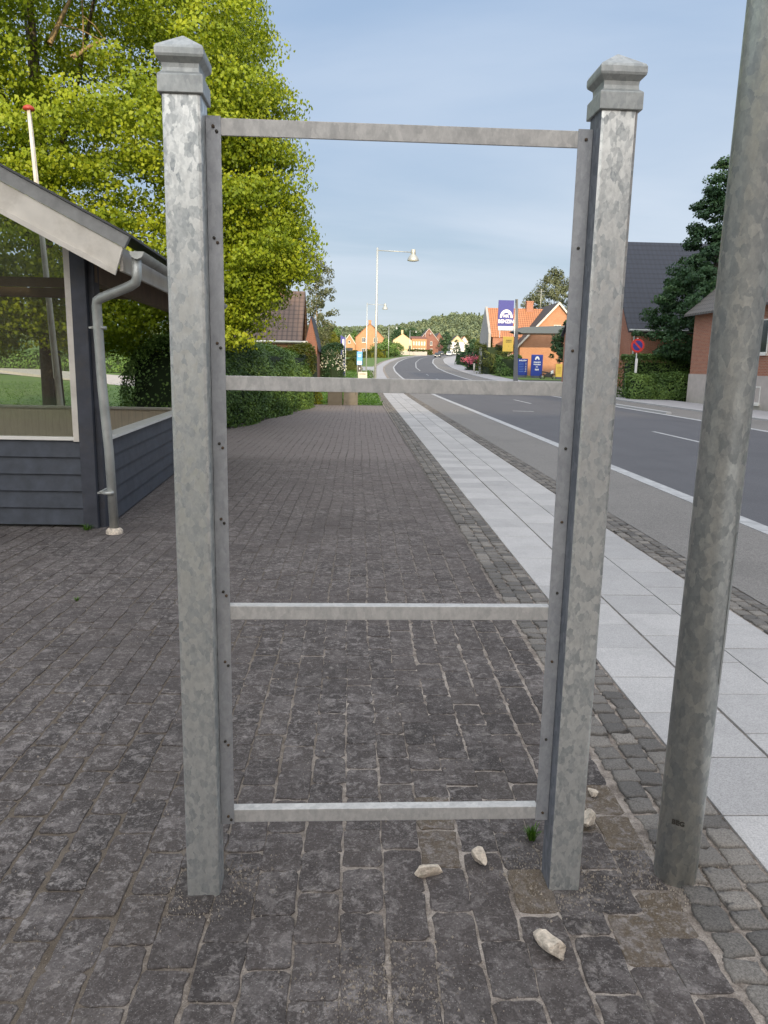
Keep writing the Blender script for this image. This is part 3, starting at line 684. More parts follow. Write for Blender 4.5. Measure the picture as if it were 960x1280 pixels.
def grit(n):
    P = []
    while len(P) < n:
        q = random.random()
        if q < .35: a = random.uniform(0, 6.28); d = .075+abs(random.gauss(0, .07)); c = random.choice([(-.46, 2.19), (.68, 2.21), (1.0765, 2.232)]); x, y = c[0]+math.cos(a)*d*1.1, c[1]+math.sin(a)*d
        elif q < .6: x, y = .1+random.gauss(0, .12), 1.72+random.gauss(0, .12)
        else: x, y = random.uniform(-2.5, 1.35), random.uniform(1.3, 6)
        if x < 1.38: P.append((x, y, .0118))
    mb = MB()
    for x, y, z in P:
        r0 = random.uniform(.0012, .0034) if random.random() < .95 else random.uniform(.004, .007); k = len(mb.v); a = random.uniform(0, 6.28)
        mb.v += [(x+math.cos(a+2.094*j)*r0, y+math.sin(a+2.094*j)*r0, z-.004) for j in range(3)]+[(x, y, z+r0*.9)]
        mb.f += [(k,k+1,k+3),(k+1,k+2,k+3),(k+2,k,k+3)]; mb.sm += [False]*3
    return mb.build('grit', 'grit')
simple('grit', (.30,.26,.21), .9, var=.6, scale=60)
tag(grit(5200), 'loose sand and grit scattered over the block paving and round the post feet', 'grit', kind='stuff')
def weed(x, y, n, r, h, label, m='leaf_grass'):
    mb = MB()
    for i in range(n):
        a = random.uniform(0, 6.28); rr = random.uniform(0, r*.35); L = h*random.uniform(.6, 1.1); lean = random.uniform(.2, 1.1)*r
        b = Vector((x+math.cos(a)*rr, y+math.sin(a)*rr, .005)); t1 = b+Vector((math.cos(a)*lean*.4, math.sin(a)*lean*.4, L*.7)); t2 = b+Vector((math.cos(a)*lean, math.sin(a)*lean, L)); w = Vector((-math.sin(a), math.cos(a), 0))*.0022
        s_h = random.random(); k = len(mb.v); mb.v += [tuple(b-w), tuple(b+w), tuple(t1+w), tuple(t1-w), tuple(t2)]; mb.sh += [s_h]*5
        mb.f += [(k, k+1, k+2, k+3), (k+3, k+2, k+4)]; mb.sm += [False]*2
    tag(mb.build('weed', m), label, 'weed', 'weeds in the paving joints')
weed(.64, 2.42, 60, .035, .05, 'small tuft of green grass at the foot of the right post')
weed(-1.92, 5.15, 26, .03, .025, 'tiny green weed in the paving left of the frame near the shelter')
weed(1.19, 2.33, 30, .02, .010, 'low green moss tuft in the setts beside the lamp pole')
for i in range(10):
    px_ = -2.5-random.random()*1.2
weed(-2.62, 7.40, 60, .10, .06, 'thin grass growing along the foot of the shelter corner post')
# ================================================================== SHELTER
def kx(Y): return -.055*(Y-7.5)
sh_ = thing('wooden_shelter', (-2.57, 7.5, 0), 'navy blue clapboard shelter with glazed front, cream bargeboard and zinc gutter at the left edge', 'shelter')
def lapped(name, a, b, n, pitch, z0, out, m='navy'):
    a, b = Vector(a), Vector(b); d = (b-a); nrm = Vector(out).normalized(); p_ = None
    root = MB()
    for i in range(n):
        z = z0+i*pitch
        prof = [(0, z), (.040, z), (.014, z+pitch*1.0), (.014, z+pitch*1.09), (0, z+pitch*1.09)]
        root.prism([a+nrm*o+Vector((0,0,zz)) for o, zz in prof], d)
    return root.build(name, m, sh_, .0)
lapped('front_cladding', (-9, 7.53, 0), (-2.66, 7.53, 0), 5, .167, .04, (0,-1,0))
lapped('side_cladding', (-2.50, 7.68, 0), (-2.50+kx(12.5), 12.5, 0), 5, .167, .03, (1,.055,0))
MB().box(-2.67,-2.53,7.455,7.60,-.02,2.66).build('corner_post', 'navy_post', sh_, .006)
MB().box(-2.53,-2.475,7.52,7.68,-.02,2.62).build('corner_board', 'navy_post', sh_, .004)
MB().prism([(-2.60,7.68,.868),(-2.43,7.68,.868),(-2.43,7.68,.900),(-2.60,7.68,.900)], (kx(12.5),4.85,0)).build('side_cap_board', 'white_paint', sh_)
MB().box(-9,-2.72+kx(12.5)+.2,12.5,12.56,.03,.87).build('rear_cladding', 'boards_beige', sh_)
MB().box(-9,-2.70,12.44,12.58,.872,.905).build('rear_cap_board', 'cream_paint', sh_)
MB().box(-2.86,-2.72,12.42,12.6,0,2.62).build('rear_post', 'navy_post', sh_)
MB().prism([(-2.56,7.70,.03),(-2.53,7.70,.03),(-2.53,7.70,.865),(-2.56,7.70,.865)], (kx(12.5),4.75,0)).build('side_lining', 'cream_paint', sh_)
RX, RZ0 = -6.3, 2.40          # ridge x ; rake underside at x=-2.08
def rz(x, off=0): return 2.37+.512*(min(-2.08-x, -2.08-RX)-max(0, RX-x))+off
wf_ = MB().box(-2.735,-2.672,7.485,7.525,.86,rz(-2.72,.16)).build('window_frame', 'cream_paint', sh_, .004)
MB().box(-9,-2.725,7.482,7.526,.872,.905).build('window_sill', 'white_paint', wf_, .003)
MB().prism([(-2.735,7.53,.90),(-2.735,7.53,rz(-2.735,.12)),(RX,7.53,rz(RX,.12)),(-9,7.53,rz(-9,.12)),(-9,7.53,.90)], (0,.006,0)).build('window_pane', 'clear_glass', sh_)
def rake(x0, x1, lo, hi, y0, y1, cut=.05):
    mb = MB()
    def seg(xa, xb, ca, cb): mb.prism([(xa,y0,rz(xa,lo)),(xb,y0,rz(xb,lo)),(xb+cb,y0,rz(xb,hi)-.512*cb),(xa+ca,y0,rz(xa,hi)-.512*ca)], (0,y1-y0,0))
    seg(RX, x1, 0, cut); seg(x0, RX, 0, 0); return mb
rake(-10.5,-2.08,0.,.255,6.885,6.915,.075).build('bargeboard', 'cream_paint', sh_, .003)
rake(-10.5,-2.075,-.012,.038,6.862,6.8835,.012).build('bargeboard_trim', 'cream_paint', sh_, .002)
rake(-10.5,-1.995,.257,.375,6.875,6.93,.05).build('verge_trim', 'grey_trim', sh_)
def roofslab():
    mb = MB()
    for xa, xb in ((RX, -1.93), (-10.6, RX)):
        lo, hi = .30, .40
        A = [(xa,6.86,rz(xa,lo+.08)),(xb,6.86,rz(xb,lo+.08)),(xb,6.86,rz(xb,hi)),(xa,6.86,rz(xa,hi))]
        mb.prism(A, (kx(13.2)*.9, 6.3, 0))
    return mb
roofslab().build('roof', 'felt', sh_)
MB().prism([(-2.06,6.95,2.40),(-2.03,6.95,2.40),(-2.03,6.95,2.60),(-2.06,6.95,2.60)], (kx(13.2),6.1,0)).build('fascia_board', 'cream_paint', sh_)
MB().prism([(-2.53,6.95,2.60),(-2.06,6.95,2.40),(-2.06,6.95,2.42),(-2.53,6.95,2.62)], (kx(13.2),6.1,0)).build('soffit', 'brown_beam', sh_)
MB().prism([(-2.60,7.55,2.36),(-2.47,7.55,2.36),(-2.47,7.55,2.58),(-2.60,7.55,2.58)], (kx(13.0),5.3,0)).build('wall_plate', 'brown_beam', sh_)
MB().box(-9,-2.66,9.75,9.84,2.50,2.61).build('tie_beam', 'brown_beam', sh_)
MB().box(-9,-2.75,12.45,12.55,2.58,2.72).build('tie_beam', 'brown_beam', sh_)
# gutter: half round, and the downpipe
mb = MB(); n = 10; gy0, gy1 = 6.93, 13.1
for y in (gy0, gy1):
    for k in range(n+1):
        a = math.pi+math.pi*k/n; mb.v.append((-1.935+kx(y)*.9+.062*math.cos(a), y, 2.565+.062*math.sin(a)))
    for k in range(n+1):
        a = math.pi+math.pi*k/n; mb.v.append((-1.935+kx(y)*.9+.056*math.cos(a), y, 2.565+.056*math.sin(a)))
m_ = 2*(n+1)
for k in range(n): mb.f += [(k, k+1, m_+k+1, m_+k), (n+1+k, n+2+k, m_+n+2+k, m_+n+1+k)]; mb.sm += [True]*2
mb.f.append(tuple(range(n+1))); mb.sm.append(False)
gu = mb.build('gutter', 'zinc', sh_)
MB().tube([(-1.93,7.0,2.52),(-1.93,7.0,2.36),(-1.945,7.01,2.315),(-2.0,7.03,2.285),(-2.30,7.17,2.19),(-2.345,7.19,2.165),(-2.355,7.20,2.12),(-2.345,7.215,1.4),(-2.32,7.24,.8),(-2.31,7.26,-.02)], .043, 20).build('downpipe', 'zinc', sh_)
for z in (1.93, .41): MB().tube([(-2.335,7.225,z-.014),(-2.335,7.225,z+.014)], .051, 20).box(-2.42,-2.33,7.22,7.236,z-.012,z+.012).box(-2.435,-2.41,7.2,7.50,z-.008,z+.008).build('pipe_clip', 'zinc', sh_)
MB().lathe((-2.31,7.26,0.01), [(.045,.055),(.06,.05),(.078,.03),(.08,0)], 20).build('pipe_foot', 'concrete', sh_)
# flagpole
FB, FT = at(75,508,13.6), at(36,137,13.6)
fp = thing('flagpole', (FB.x, 13.6, 0), 'cream flagpole with a dark red knob rising behind the shelter roof', 'flagpole')
MB().tube([(FB.x+.02,13.6,0),(FB.x,13.6,FB.z),(FT.x,13.6,FT.z)], [.062,.06,.032], 16).build('pole', 'cream_paint', fp)
MB().lathe((FT.x,13.6,FT.z-.02), [(.03,0),(.085,.01),(.095,.03),(.08,.06),(.04,.085),(.001,.09)], 18).build('knob', 'red_ball', fp)
MB().box(FB.x-.12,FB.x-.06,13.5,13.7,0,1.3).box(FB.x+.07,FB.x+.13,13.5,13.7,0,.75).build('bracket', 'cabinet_dark', fp)
MB().tube([(FB.x-.02,13.52,1.2),(FT.x+.03,13.56,FT.z)], .006, 5).build('halyard', 'cream_paint', fp)
# ================================================================== TREES AND HEDGES NEAR
big = tree('linden_tree', (-8.15, 21, 0), [(1.9,3.6),(2.8,5.4),(4.0,6.3),(5.0,6.2),(7,5.8),(10.5,5.4),(13,4.1),(15,2.2),(16.2,.5)], 3700, .62, 170, .09, 'leaf_linden',
           'huge sunlit yellow green leafy tree overhanging the shelter on the left', trunk_r=.27, limbs=14, inner=.72, seed=4, wob=.07, thin_back=True, edge=[(1.2,-3.0),(2.2,-2.5),(3.0,-2.3),(3.7,-1.5),(4.2,-1.0),(4.6,-.95),(5.2,-1.35),(6.4,-1.35),(8.6,-1.55),(10.4,-2.3),(13,-4.2),(20,-7)], extra=[(tuple(at(345,375,19.5)), 1.25, 50), (tuple(at(372,335,19.8)), 1.2, 60), (tuple(at(352,270,19.5)), 1.3, 60), (tuple(at(345,180,19.5)), 1.3, 60), (tuple(at(330,110,19.5)), 1.3, 50), (tuple(at(310,385,19)), 1.2, 40), (tuple(at(400,332,20.5)), .45, 14)],
           hole=[tuple(at(478,235,21))+(1.7,), tuple(at(490,385,20))+(1.3,), tuple(at(462,120,21))+(1.3,), tuple(at(92,30,16.2))+(1.15,), tuple(at(98,30,17.8))+(.9,), tuple(at(112,65,15.6))+(.6,), tuple(at(20,120,16.4))+(.6,), tuple(at(70,35,17.5))+(1.0,), tuple(at(125,200,15.2))+(.55,)])
# a few bare twigs show in the gap of the crown
for (u0, v0, u1, v1, r0) in ((62,55,92,-10,.06),(92,72,132,48,.045),(88,70,128,52,.02),(102,-10,104,75,.018),(74,30,130,52,.015),(104,20,130,48,.012)):
    a, b = at(u0, v0, 17.4), at(u1, v1, 17.7); MB().tube([a, (a+b)/2+Vector((0,.05,.06)), b], [r0, r0*.8, r0*.5], 7, False).build('branch', 'bark_light', big)
def hedge(name, path, half, h, lsize, n, leaf, label, cat='hedge', group=None, z=0., pw_=3., shade_f=None, bump_=.12):
    path = [Vector((p[0], p[1], 0)) for p in path]; seg = [(a, b, (b-a).length) for a, b in zip(path, path[1:])]; tot_ = sum(s[2] for s in seg)
    t = thing(name, (path[0].x, path[0].y, z), label, cat, group); P = []; D = []; SHD = []
    L_all = tot_+2*half
    for _ in range(n):
        u = random.uniform(-half, tot_+half); uu = min(max(u, 0), tot_); acc = 0
        for a, b, l in seg:
            if uu <= acc+l+1e-6: dr = (b-a)/l; c = a+dr*(uu-acc); break
            acc += l
        side = Vector((dr.y, -dr.x, 0)); end = abs(u-uu)/half
        w = half*(1-end**pw_)**(1/pw_) if end < 1 else .01
        th = random.uniform(0, math.pi); ct, st = math.cos(th), math.sin(th)
        r = 1/((abs(ct)**pw_+abs(st)**pw_)**(1/pw_)); off = w*ct*r; hz = h*st*r
        if random.random() < .15*end+.05: off *= random.random()
        p = c+dr*(u-uu)+side*off+Vector((0, 0, hz)); k = 1+bump_*(math.sin(p.x*2.1+p.z*1.7)+math.sin(p.y*1.6-p.z*2.3))*.5+random.gauss(0, .03)-abs(random.gauss(0, .05))
        q = Vector((c.x, c.y, h*.4)); p = q+(p-q)*k; p.z = max(p.z, .03)
        P.append((p.x, p.y, p.z+z)); d_ = (p-q).normalized(); D.append(tuple(d_))
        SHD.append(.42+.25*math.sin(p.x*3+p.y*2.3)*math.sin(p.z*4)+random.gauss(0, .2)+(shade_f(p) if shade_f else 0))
    quads('foliage', np.array(P), lsize, leaf, t, np.array(SHD), .25, np.array(D))
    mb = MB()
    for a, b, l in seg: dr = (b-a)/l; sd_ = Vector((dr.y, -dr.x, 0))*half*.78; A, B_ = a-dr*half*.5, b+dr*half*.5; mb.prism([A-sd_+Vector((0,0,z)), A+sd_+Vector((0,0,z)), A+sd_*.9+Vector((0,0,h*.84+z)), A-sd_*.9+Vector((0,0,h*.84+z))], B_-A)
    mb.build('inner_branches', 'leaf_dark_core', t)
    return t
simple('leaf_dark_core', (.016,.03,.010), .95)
hedge('hedge', [(-4.35,19.4),(-3.75,24),(-3.0,29.6)], 1.28, 2.2, .075, 85000, 'leaf_hedge', 'long dark green hedge with rounded end between shelter and cabinets', shade_f=lambda p: max(0, (p.y-25)*.06)+max(0, p.z-1.6)*.15)  # sunlight put into the leaf tone: paler toward the far end and top
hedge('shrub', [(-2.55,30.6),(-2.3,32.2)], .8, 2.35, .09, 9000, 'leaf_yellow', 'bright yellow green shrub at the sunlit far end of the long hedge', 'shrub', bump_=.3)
# right-hand garden
tree('maple_tree', (20.0, 44, 0), [(2.2,2.2),(3.4,3.6),(5.0,3.6),(6.8,2.6),(8.2,1.7),(10.0,1.4),(11.5,.9),(13.0,.15)], 430, .52, 120, .16, 'leaf_dark', 'dark green tree with a pointed top between the two brick houses on the right', trunk_r=.2, inner=.6, seed=9, hole=[tuple(at(797,434,42))+(1.2,), tuple(at(812,428,42))+(.9,), tuple(at(797,434,44))+(1.1,)])
hedge('hedge', [(15.9,44.2),(18.6,44.2)], .75, 2.45, .12, 13000, 'leaf_hedge', 'tall square clipped hedge below the dark tree on the right', pw_=6., bump_=.05, z=0)
hedge('shrub', [(15.55,42.3),(16.0,42.3)], .62, 1.35, .12, 4200, 'leaf_hedge', 'low rounded shrub at the left foot of the clipped hedge', 'shrub', bump_=.2, shade_f=lambda p: .25)
hedge('shrub', [(16.9,42.2),(17.7,42.2)], .62, 1.4, .12, 5200, 'leaf_hedge', 'low rounded shrub in the middle before the clipped hedge', 'shrub', bump_=.2, shade_f=lambda p: .12)
# ================================================================== HOUSES
def window_on(mbname, parent, c, w, h, face, rows=1, cols=2, frame='white_paint', sill=True, pane='window_glass'):
    # face: outward unit normal among (0,-1),(−1,0),(1,0)
    nx_, ny_ = face; ax = Vector((-ny_, nx_, 0)); n_ = Vector((nx_, ny_, 0)); c = Vector(c)
    def bar(a0, a1, z0, z1, o0, o1, mb):
        p = [c+ax*a0+n_*o0+Vector((0,0,z0)), c+ax*a1+n_*o0+Vector((0,0,z0)), c+ax*a1+n_*o0+Vector((0,0,z1)), c+ax*a0+n_*o0+Vector((0,0,z1))]
        mb.prism(p, n_*(o1-o0))
    mb = MB(); t = .06
    bar(-w/2, w/2, 0, t, .0, .05, mb); bar(-w/2, w/2, h-t, h, .0, .05, mb); bar(-w/2, -w/2+t, t, h-t, .0, .05, mb); bar(w/2-t, w/2, t, h-t, .0, .05, mb)
    for i in range(1, cols): bar(-w/2+w*i/cols-.025, -w/2+w*i/cols+.025, t, h-t, .004, .046, mb)
    for i in range(1, rows): bar(-w/2+t, w/2-t, h*i/rows-.02, h*i/rows+.02, .006, .044, mb)
    win = mb.build('window', frame, parent)
    mb = MB(); bar(-w/2+t*.5, w/2-t*.5, t*.5, h-t*.5, .002, .02, mb); mb.build('pane', pane, win)
    if sill: mb = MB(); bar(-w/2-.06, w/2+.06, -.09, -.003, .0, .12, mb); mb.build('sill', frame, win)
    return win
def house(name, loc, L, D, eave, ridge, axis, wall, roof, label, rot=0, oh=.35, wins=(), chims=(), plinth=0, barge=None, group=None, wallpart='wall'):
    """box L along X, D along Y from loc (front left corner); ridge along axis"""
    x, y, z = loc; t = thing(name, loc, label, 'house', group)
    if axis == 'x': pr = [(x,y,z+plinth),(x,y,z+eave),(x,y+D/2,z+ridge),(x,y+D,z+eave),(x,y+D,z+plinth)]; wv = (L,0,0)
    else: pr = [(x,y,z+plinth),(x,y,z+eave),(x+L/2,y,z+ridge),(x+L,y,z+eave),(x+L,y,z+plinth)]; wv = (0,D,0)
    MB().prism(pr, wv).build('wall', wall, t)
    if plinth: MB().box(x-.04,x+L+.04,y-.04,y+D+.04,z-.5,z+plinth).build('plinth', 'plinth', t)
    sl = (ridge-eave)/((D if axis == 'x' else L)/2); mb = MB(); th = .14
    hw = (D if axis == 'x' else L)/2
    def rp(a, b, sgn):   # slab on one side
        e = hw+oh
        if axis == 'x':
            p0 = (x-oh, y+hw+sgn*e, z+ridge-sl*e); p1 = (x-oh, y+hw, z+ridge)
            return [Vector(p0)+Vector((0,0,.02)), Vector(p1)+Vector((0,0,.02)), Vector(p1)+Vector((0,0,th)), Vector(p0)+Vector((0,0,th))], (L+2*oh,0,0)
        p0 = (x+hw+sgn*e, y-oh, z+ridge-sl*e); p1 = (x+hw, y-oh, z+ridge)
        return [Vector(p0)+Vector((0,0,.02)), Vector(p1)+Vector((0,0,.02)), Vector(p1)+Vector((0,0,th)), Vector(p0)+Vector((0,0,th))], (0,D+2*oh,0)
    for sgn in (-1, 1): a, v = rp(0, 0, sgn); mb.prism(a, v)
    if axis == 'x': uvf = lambda v: ((v.x), math.hypot(v.y-(y+hw), v.z-(z+ridge)))
    else: uvf = lambda v: ((v.y), math.hypot(v.x-(x+hw), v.z-(z+ridge)))
    ro = mb.build('roof', roof, t, uvf=uvf)
    if barge:
        for yy in ((y-oh-.05,) if axis == 'y' else ()):
            mb = MB(); e = hw+oh
            for sgn in (-1, 1): mb.prism([(x+hw+sgn*e,yy,z+ridge-sl*e-.16),(x+hw,yy,z+ridge-.16),(x+hw,yy,z+ridge+th+.02),(x+hw+sgn*e,yy,z+ridge-sl*e+th+.02)], (0,.045,0))
            mb.build('bargeboard', barge, t)
    for (cx, cyy, w_, hh) in chims:
        zr = z+ridge-sl*abs((cyy-hw) if axis == 'x' else (cx-hw))
        MB().box(x+cx-w_/2,x+cx+w_/2,y+cyy-w_/2,y+cyy+w_/2,zr-.6,zr+hh).box(x+cx-w_/2-.06,x+cx+w_/2+.06,y+cyy-w_/2-.06,y+cyy+w_/2+.06,zr+hh-.003,zr+hh+.12).build('chimney', wall, ro)
    for wd in wins:
        face, a, zz0, w_, hh = wd[:5]; kw = wd[5] if len(wd) > 5 else {}
        if face == 'f': window_on('w', t, (x+a, y-.001, z+zz0), w_, hh, (0,-1), **kw)
        elif face == 'l': window_on('w', t, (x-.001, y+a, z+zz0), w_, hh, (-1,0), **kw)
        else: window_on('w', t, (x+L+.001, y+a, z+zz0), w_, hh, (1,0), **kw)
    t.rotation_euler.z = rot; return t
# big brick house with slate coloured tiles, right
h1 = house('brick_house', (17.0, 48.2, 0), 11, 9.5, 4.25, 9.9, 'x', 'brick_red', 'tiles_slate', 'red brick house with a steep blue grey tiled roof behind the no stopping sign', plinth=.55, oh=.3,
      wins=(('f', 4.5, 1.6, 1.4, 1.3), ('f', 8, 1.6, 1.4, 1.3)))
MB().tube([(17.15,48.05,4.1),(17.15,48.05,0)], .05, 8).build('downpipe', 'zinc', h1); MB().tube([(16.7,47.75,4.05),(28.3,47.75,4.05)], .07, 8).build('gutter', 'zinc', h1)
h1b = house('brick_annex', (14.75, 50.5, 0), 2.2, 5, 4.0, 5.6, 'x', 'brick_red', 'tiles_slate', 'lower red brick annex with a tall dark window left of the blue grey roofed house', plinth=.5, oh=.2,
      wins=(('f', 1.75, 1.75, .75, 1.75, dict(cols=1)),))
h2 = house('brick_house', (17.45, 25, 0), 10, 15.2, 4.75, 9.2, 'y', 'brick_red', 'tiles_grey', 'red brick house with a high pale plinth at the right edge behind the lamp pole', plinth=1.5, oh=.4,
      wins=(('l', 8.35, .3, 1.1, .75), ('l', 8.3, 2.45, 1.3, 1.45), ('l', 12.3, 2.45, 1.2, 1.45, dict(cols=2)), ('l', 4.3, 2.45, 1.3, 1.45), ('l', 4.3, .3, 1.1, .75)))
h2.rotation_euler.z = 0.0
# dark brick house, left
h3 = house('brick_house', (-8.8, 47.5, 0), 5.2, 6.0, 3.0, 6.0, 'x', 'brick_orange', 'tiles_brown', 'small brick house with a dark brown tiled roof behind the hedge and tree', oh=.25,
      wins=(('f', 3.8, .9, 1.1, 1.2),), chims=((3.9, 3.0, .6, .7),))
MB().tube([(-3.35,47.15,2.9),(-3.35,47.3,0)], .05, 8).build('downpipe', 'white_paint', h3); MB().tube([(-8.7,47.15,2.9),(-3.0,47.15,2.9)], .06, 8).build('gutter', 'white_paint', h3)
house('brick_lean_to', (-3.45, 51.5, 0), .8, 5, 2.9, 4.6, 'y', 'brick_brown', 'tiles_slate', 'narrow dark brick wing with slate tiles on the right of the small brick house', oh=.12)
# filling station building: main gable and a side wing
st1 = house('station_house', (20.9, 100, .5), 9.4, 12, 4.2, 9.3, 'y', 'brick_orange', 'dark_roof', 'orange brick gable of the filling station with cream bargeboards', barge='cream_paint', oh=.4,
      wins=(('f', 4.7, 5.6, .9, 1.0),))
st2 = house('station_wing', (17.9, 103.2, .5), 9, 7, 5.3, 8.9, 'x', 'brick_red', 'tiles_orange', 'brick wing with a bright orange tiled roof behind the blue fuel sign', oh=.25,
      wins=(('f', .8, .9, 1.2, 2.0, dict(pane='grey_wall')), ('f', 2.3, .9, 1.1, 2.0, dict(pane='grey_wall'))), chims=((5.4, 3.5, .9, 1.0),))
MB().prism([(17.6,103,.5),(17.6,103,6.0),(17.6,106.7,9.7),(17.6,110.3,6.0),(17.6,110.3,.5)], (-.32,0,0)).build('end_wall', 'grey_wall', st2)
# aerial on the wing
MB().tube([(24.9,107,9.0),(24.9,107,12.2)], .05, 5).tube([(24.2,107,11.9),(25.6,107,11.9)], .03, 5).tube([(24.4,107,11.4),(25.4,107,11.4)], .03, 5).build('aerial', 'zinc', st2)
cn = thing('canopy', (21.3, 93, tz(93)), 'flat blue grey fuel canopy in front of the orange brick gable', 'canopy')
MB().prism([(18.7,92,5.9),(19.6,92,6.35),(27,92,6.75),(27,92,5.75),(19.4,92,5.65)], (0,4.5,0)).build('roof_slab', 'slate_fascia' if 'slate_fascia' in M else simple('slate_fascia', (.055,.075,.095), .6), cn)
for xx, yy in ((26.4, 93), (26.4, 96)): MB().tube([(xx,yy,tz(yy)),(xx,yy,5.7)], .12, 10).build('column', 'zinc', cn)
# ================================================================== VILLAGE AT THE BEND
def vz(Y): return tz(Y)
house('orange_house', (-.6, 226, vz(226)), 8.2, 12, 5.2, 9.2, 'y', 'orange_wall', 'tiles_red', 'two storey orange rendered house with a red tiled roof left of the bend', oh=.3,
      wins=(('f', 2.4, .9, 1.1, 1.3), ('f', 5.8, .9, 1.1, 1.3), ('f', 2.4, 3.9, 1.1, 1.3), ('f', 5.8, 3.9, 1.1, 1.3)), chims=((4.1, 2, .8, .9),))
house('orange_cottage', (-4.0, 224, vz(224)), 3.3, 10, 3.6, 6.0, 'y', 'orange_wall', 'dark_roof', 'small orange gabled cottage attached left of the larger orange house', oh=.2, barge='cream_paint',
      wins=(('f', 1.65, 3.6, .7, .7, dict(cols=1)), ('f', 1.65, .5, 2.0, 1.8, dict(cols=3, frame='cabinet_dark'))))
house('yellow_house', (13.2, 290, vz(290)), 7.0, 16, 4.9, 7.3, 'y', 'yellow_wall', 'tiles_red', 'pale yellow house with a wide plain gable beside the bend', oh=.2, wins=(('f', 6.2, 1.5, .8, 1.6, dict(frame='cabinet_dark')),), chims=((3.5, 4, .7, 1.4),))
house('terraced_house', (20.4, 294, vz(294)), 5.6, 14, 5.6, 6.6, 'x', 'orange_wall', 'tiles_red', 'low red terrace with a row of tall windows right of the yellow house', oh=.15,
      wins=tuple(('f', .8+1.0*i, z_, .55, 1.4, dict(cols=1, pane='cream_paint', sill=False)) for i in range(5) for z_ in (.7, 3.2)))
house('brick_building', (23.8, 303, vz(303)), 7.6, 14, 5.0, 9.6, 'y', 'brick_brown', 'dark_roof', 'tall dark red brick building with a steep gable where the road disappears', oh=.25, barge='plinth',
      wins=(('f', 1.7, 3.3, 1.0, 2.1, dict(pane='grey_wall')), ('f', 4.8, 3.3, .9, 1.5), ('f', 4.9, .6, .9, 1.5), ('r', 3, 5.6, 1.2, .9)))
house('brick_barn', (31.0, 312, vz(312)), 3.2, 20, 5.8, 8.3, 'y', 'brick_brown', 'tiles_grey', 'grey roofed brick extension on the right of the dark brick building', oh=.2, wins=(('f', 1.6, 3.2, .8, 1.2),))
wh = house('white_house', (38.4, 322, vz(322)), 5.6, 12, 4.6, 7.4, 'y', 'sign_white', 'dark_roof', 'white house with a pale yellow sunlit gable top among the village trees', oh=.4, wins=(('f', 1.6, .9, 1.0, 1.6), ('f', 3.9, .9, 1.0, 1.6), ('f', 2.8, 3.2, 1.2, .9, dict(pane='dark_roof'))))
MB().prism([(38.4,321.9,vz(322)+4.9),(44.0,321.9,vz(322)+4.9),(41.2,321.9,vz(322)+7.6)], (0,-.08,0)).build('gable_boards', 'yellow_wall', wh)
house('cream_house', (43.5, 336, vz(336)), 5, 8, 4.0, 7.2, 'y', 'cream_paint', 'tiles_orange', 'small cream house with an orange roof behind the white house', oh=.2, wins=(('f', 1.5, 1.6, .9, 1.2), ('f', 3.4, 1.6, .9, 1.2)))
house('white_cottage', (27.6, 165, tz(165)), 5, 8, 4.4, 7.6, 'y', 'sign_white', 'tiles_grey', 'white cottage peeping out left of the fuel sign behind the bushes', oh=.2, wins=(('f', 1.5, 1.6, .9, 1.2),))
house('white_house', (-24.6, 96, tz(96)), 4.2, 8, 3.2, 5.2, 'y', 'sign_white', 'tiles_grey', 'white gabled house glimpsed under the tree beyond the path', oh=.2, wins=(('f', 1.2, 1.0, .9, 1.2),))
# stone retaining wall and roadside fences
w_ = MB()
for i in range(24): w_.box(13.4+i*.42+random.uniform(-.02,.02), 13.4+i*.42+.38, 262+random.uniform(-.05,.05), 262.6, vz(262)-.2, vz(262)+1.2+random.uniform(-.08,.08))
tag(w_.build('stone_wall', 'plinth'), 'low rubble stone wall below the yellow house', 'wall')
ra = thing('garden_railing', (40, 250, vz(250)), 'pale vertical garden railing at the edge of the far right bend', 'railing')
mb = MB()
for i in range(40):
    p = at(578+i*1.05, 440, 232-i*1.2); z0 = tz(p.y); MB; mb.box(p.x-.05, p.x+.05, p.y, p.y+.05, z0, z0+1.6)
mb.build('pickets', 'sign_white', ra)
mb = MB(); a, b = at(578, 440, 232), at(620, 440, 184); mb.beam((a.x,a.y,tz(a.y)+1.4), (b.x,b.y,tz(b.y)+1.4), .08, .1); mb.beam((a.x,a.y,tz(a.y)+.4), (b.x,b.y,tz(b.y)+.4), .08, .1); mb.build('rails', 'sign_white', ra)
# ================================================================== SIGNS
def box_sign(name, u0, u1, v0, v1, Y, m, parent, th=.12):
    a, b = at(u0, v1, Y), at(u1, v0, Y); return MB().box(a.x, b.x, Y, Y+th, a.z, b.z).build(name, m, parent, .01), a, b
def scribble(parent, x0, x1, Y, z0, z1, rows, m, fill=.7, name='small_print'):
    mb = MB(); hh = (z1-z0)/rows
    for r in range(rows):
        x = x0
        while x < x1-.02:
            w = random.uniform(.06, .16)*(x1-x0); w = min(w, x1-x)
            zc_ = z1-(r+.5)*hh; mb.box(x, x+w*.8, Y-.006, Y, zc_-hh*fill/2*random.uniform(.6, 1), zc_+hh*fill/2*random.uniform(.6, 1)); x += w+.02*(x1-x0)
    return mb.build(name, m, parent)
PY = 80.1; b0 = at(645, 478, PY); zg = tz(PY)
py = thing('fuel_pylon', (b0.x, PY, zg), 'tall grey pole carrying a blue BENZIN sign and a yellow panel', 'fuel sign')
a = at(643.2, 375, PY); b = at(647, 375, PY)
MB().prism([(b0.x-.26, PY, zg),(b0.x+.2, PY, zg),(a.x+.36, PY, 8.5),(a.x+.12, PY, 8.5)], (0,.22,0)).build('pole', 'pole_grey', py)
sg, a, b = box_sign('blue_panel', 622, 642.8, 375.5, 407.5, PY-.02, 'blue_sign', py)
cxs, Ys = (a.x+b.x)/2+.05, PY-.03
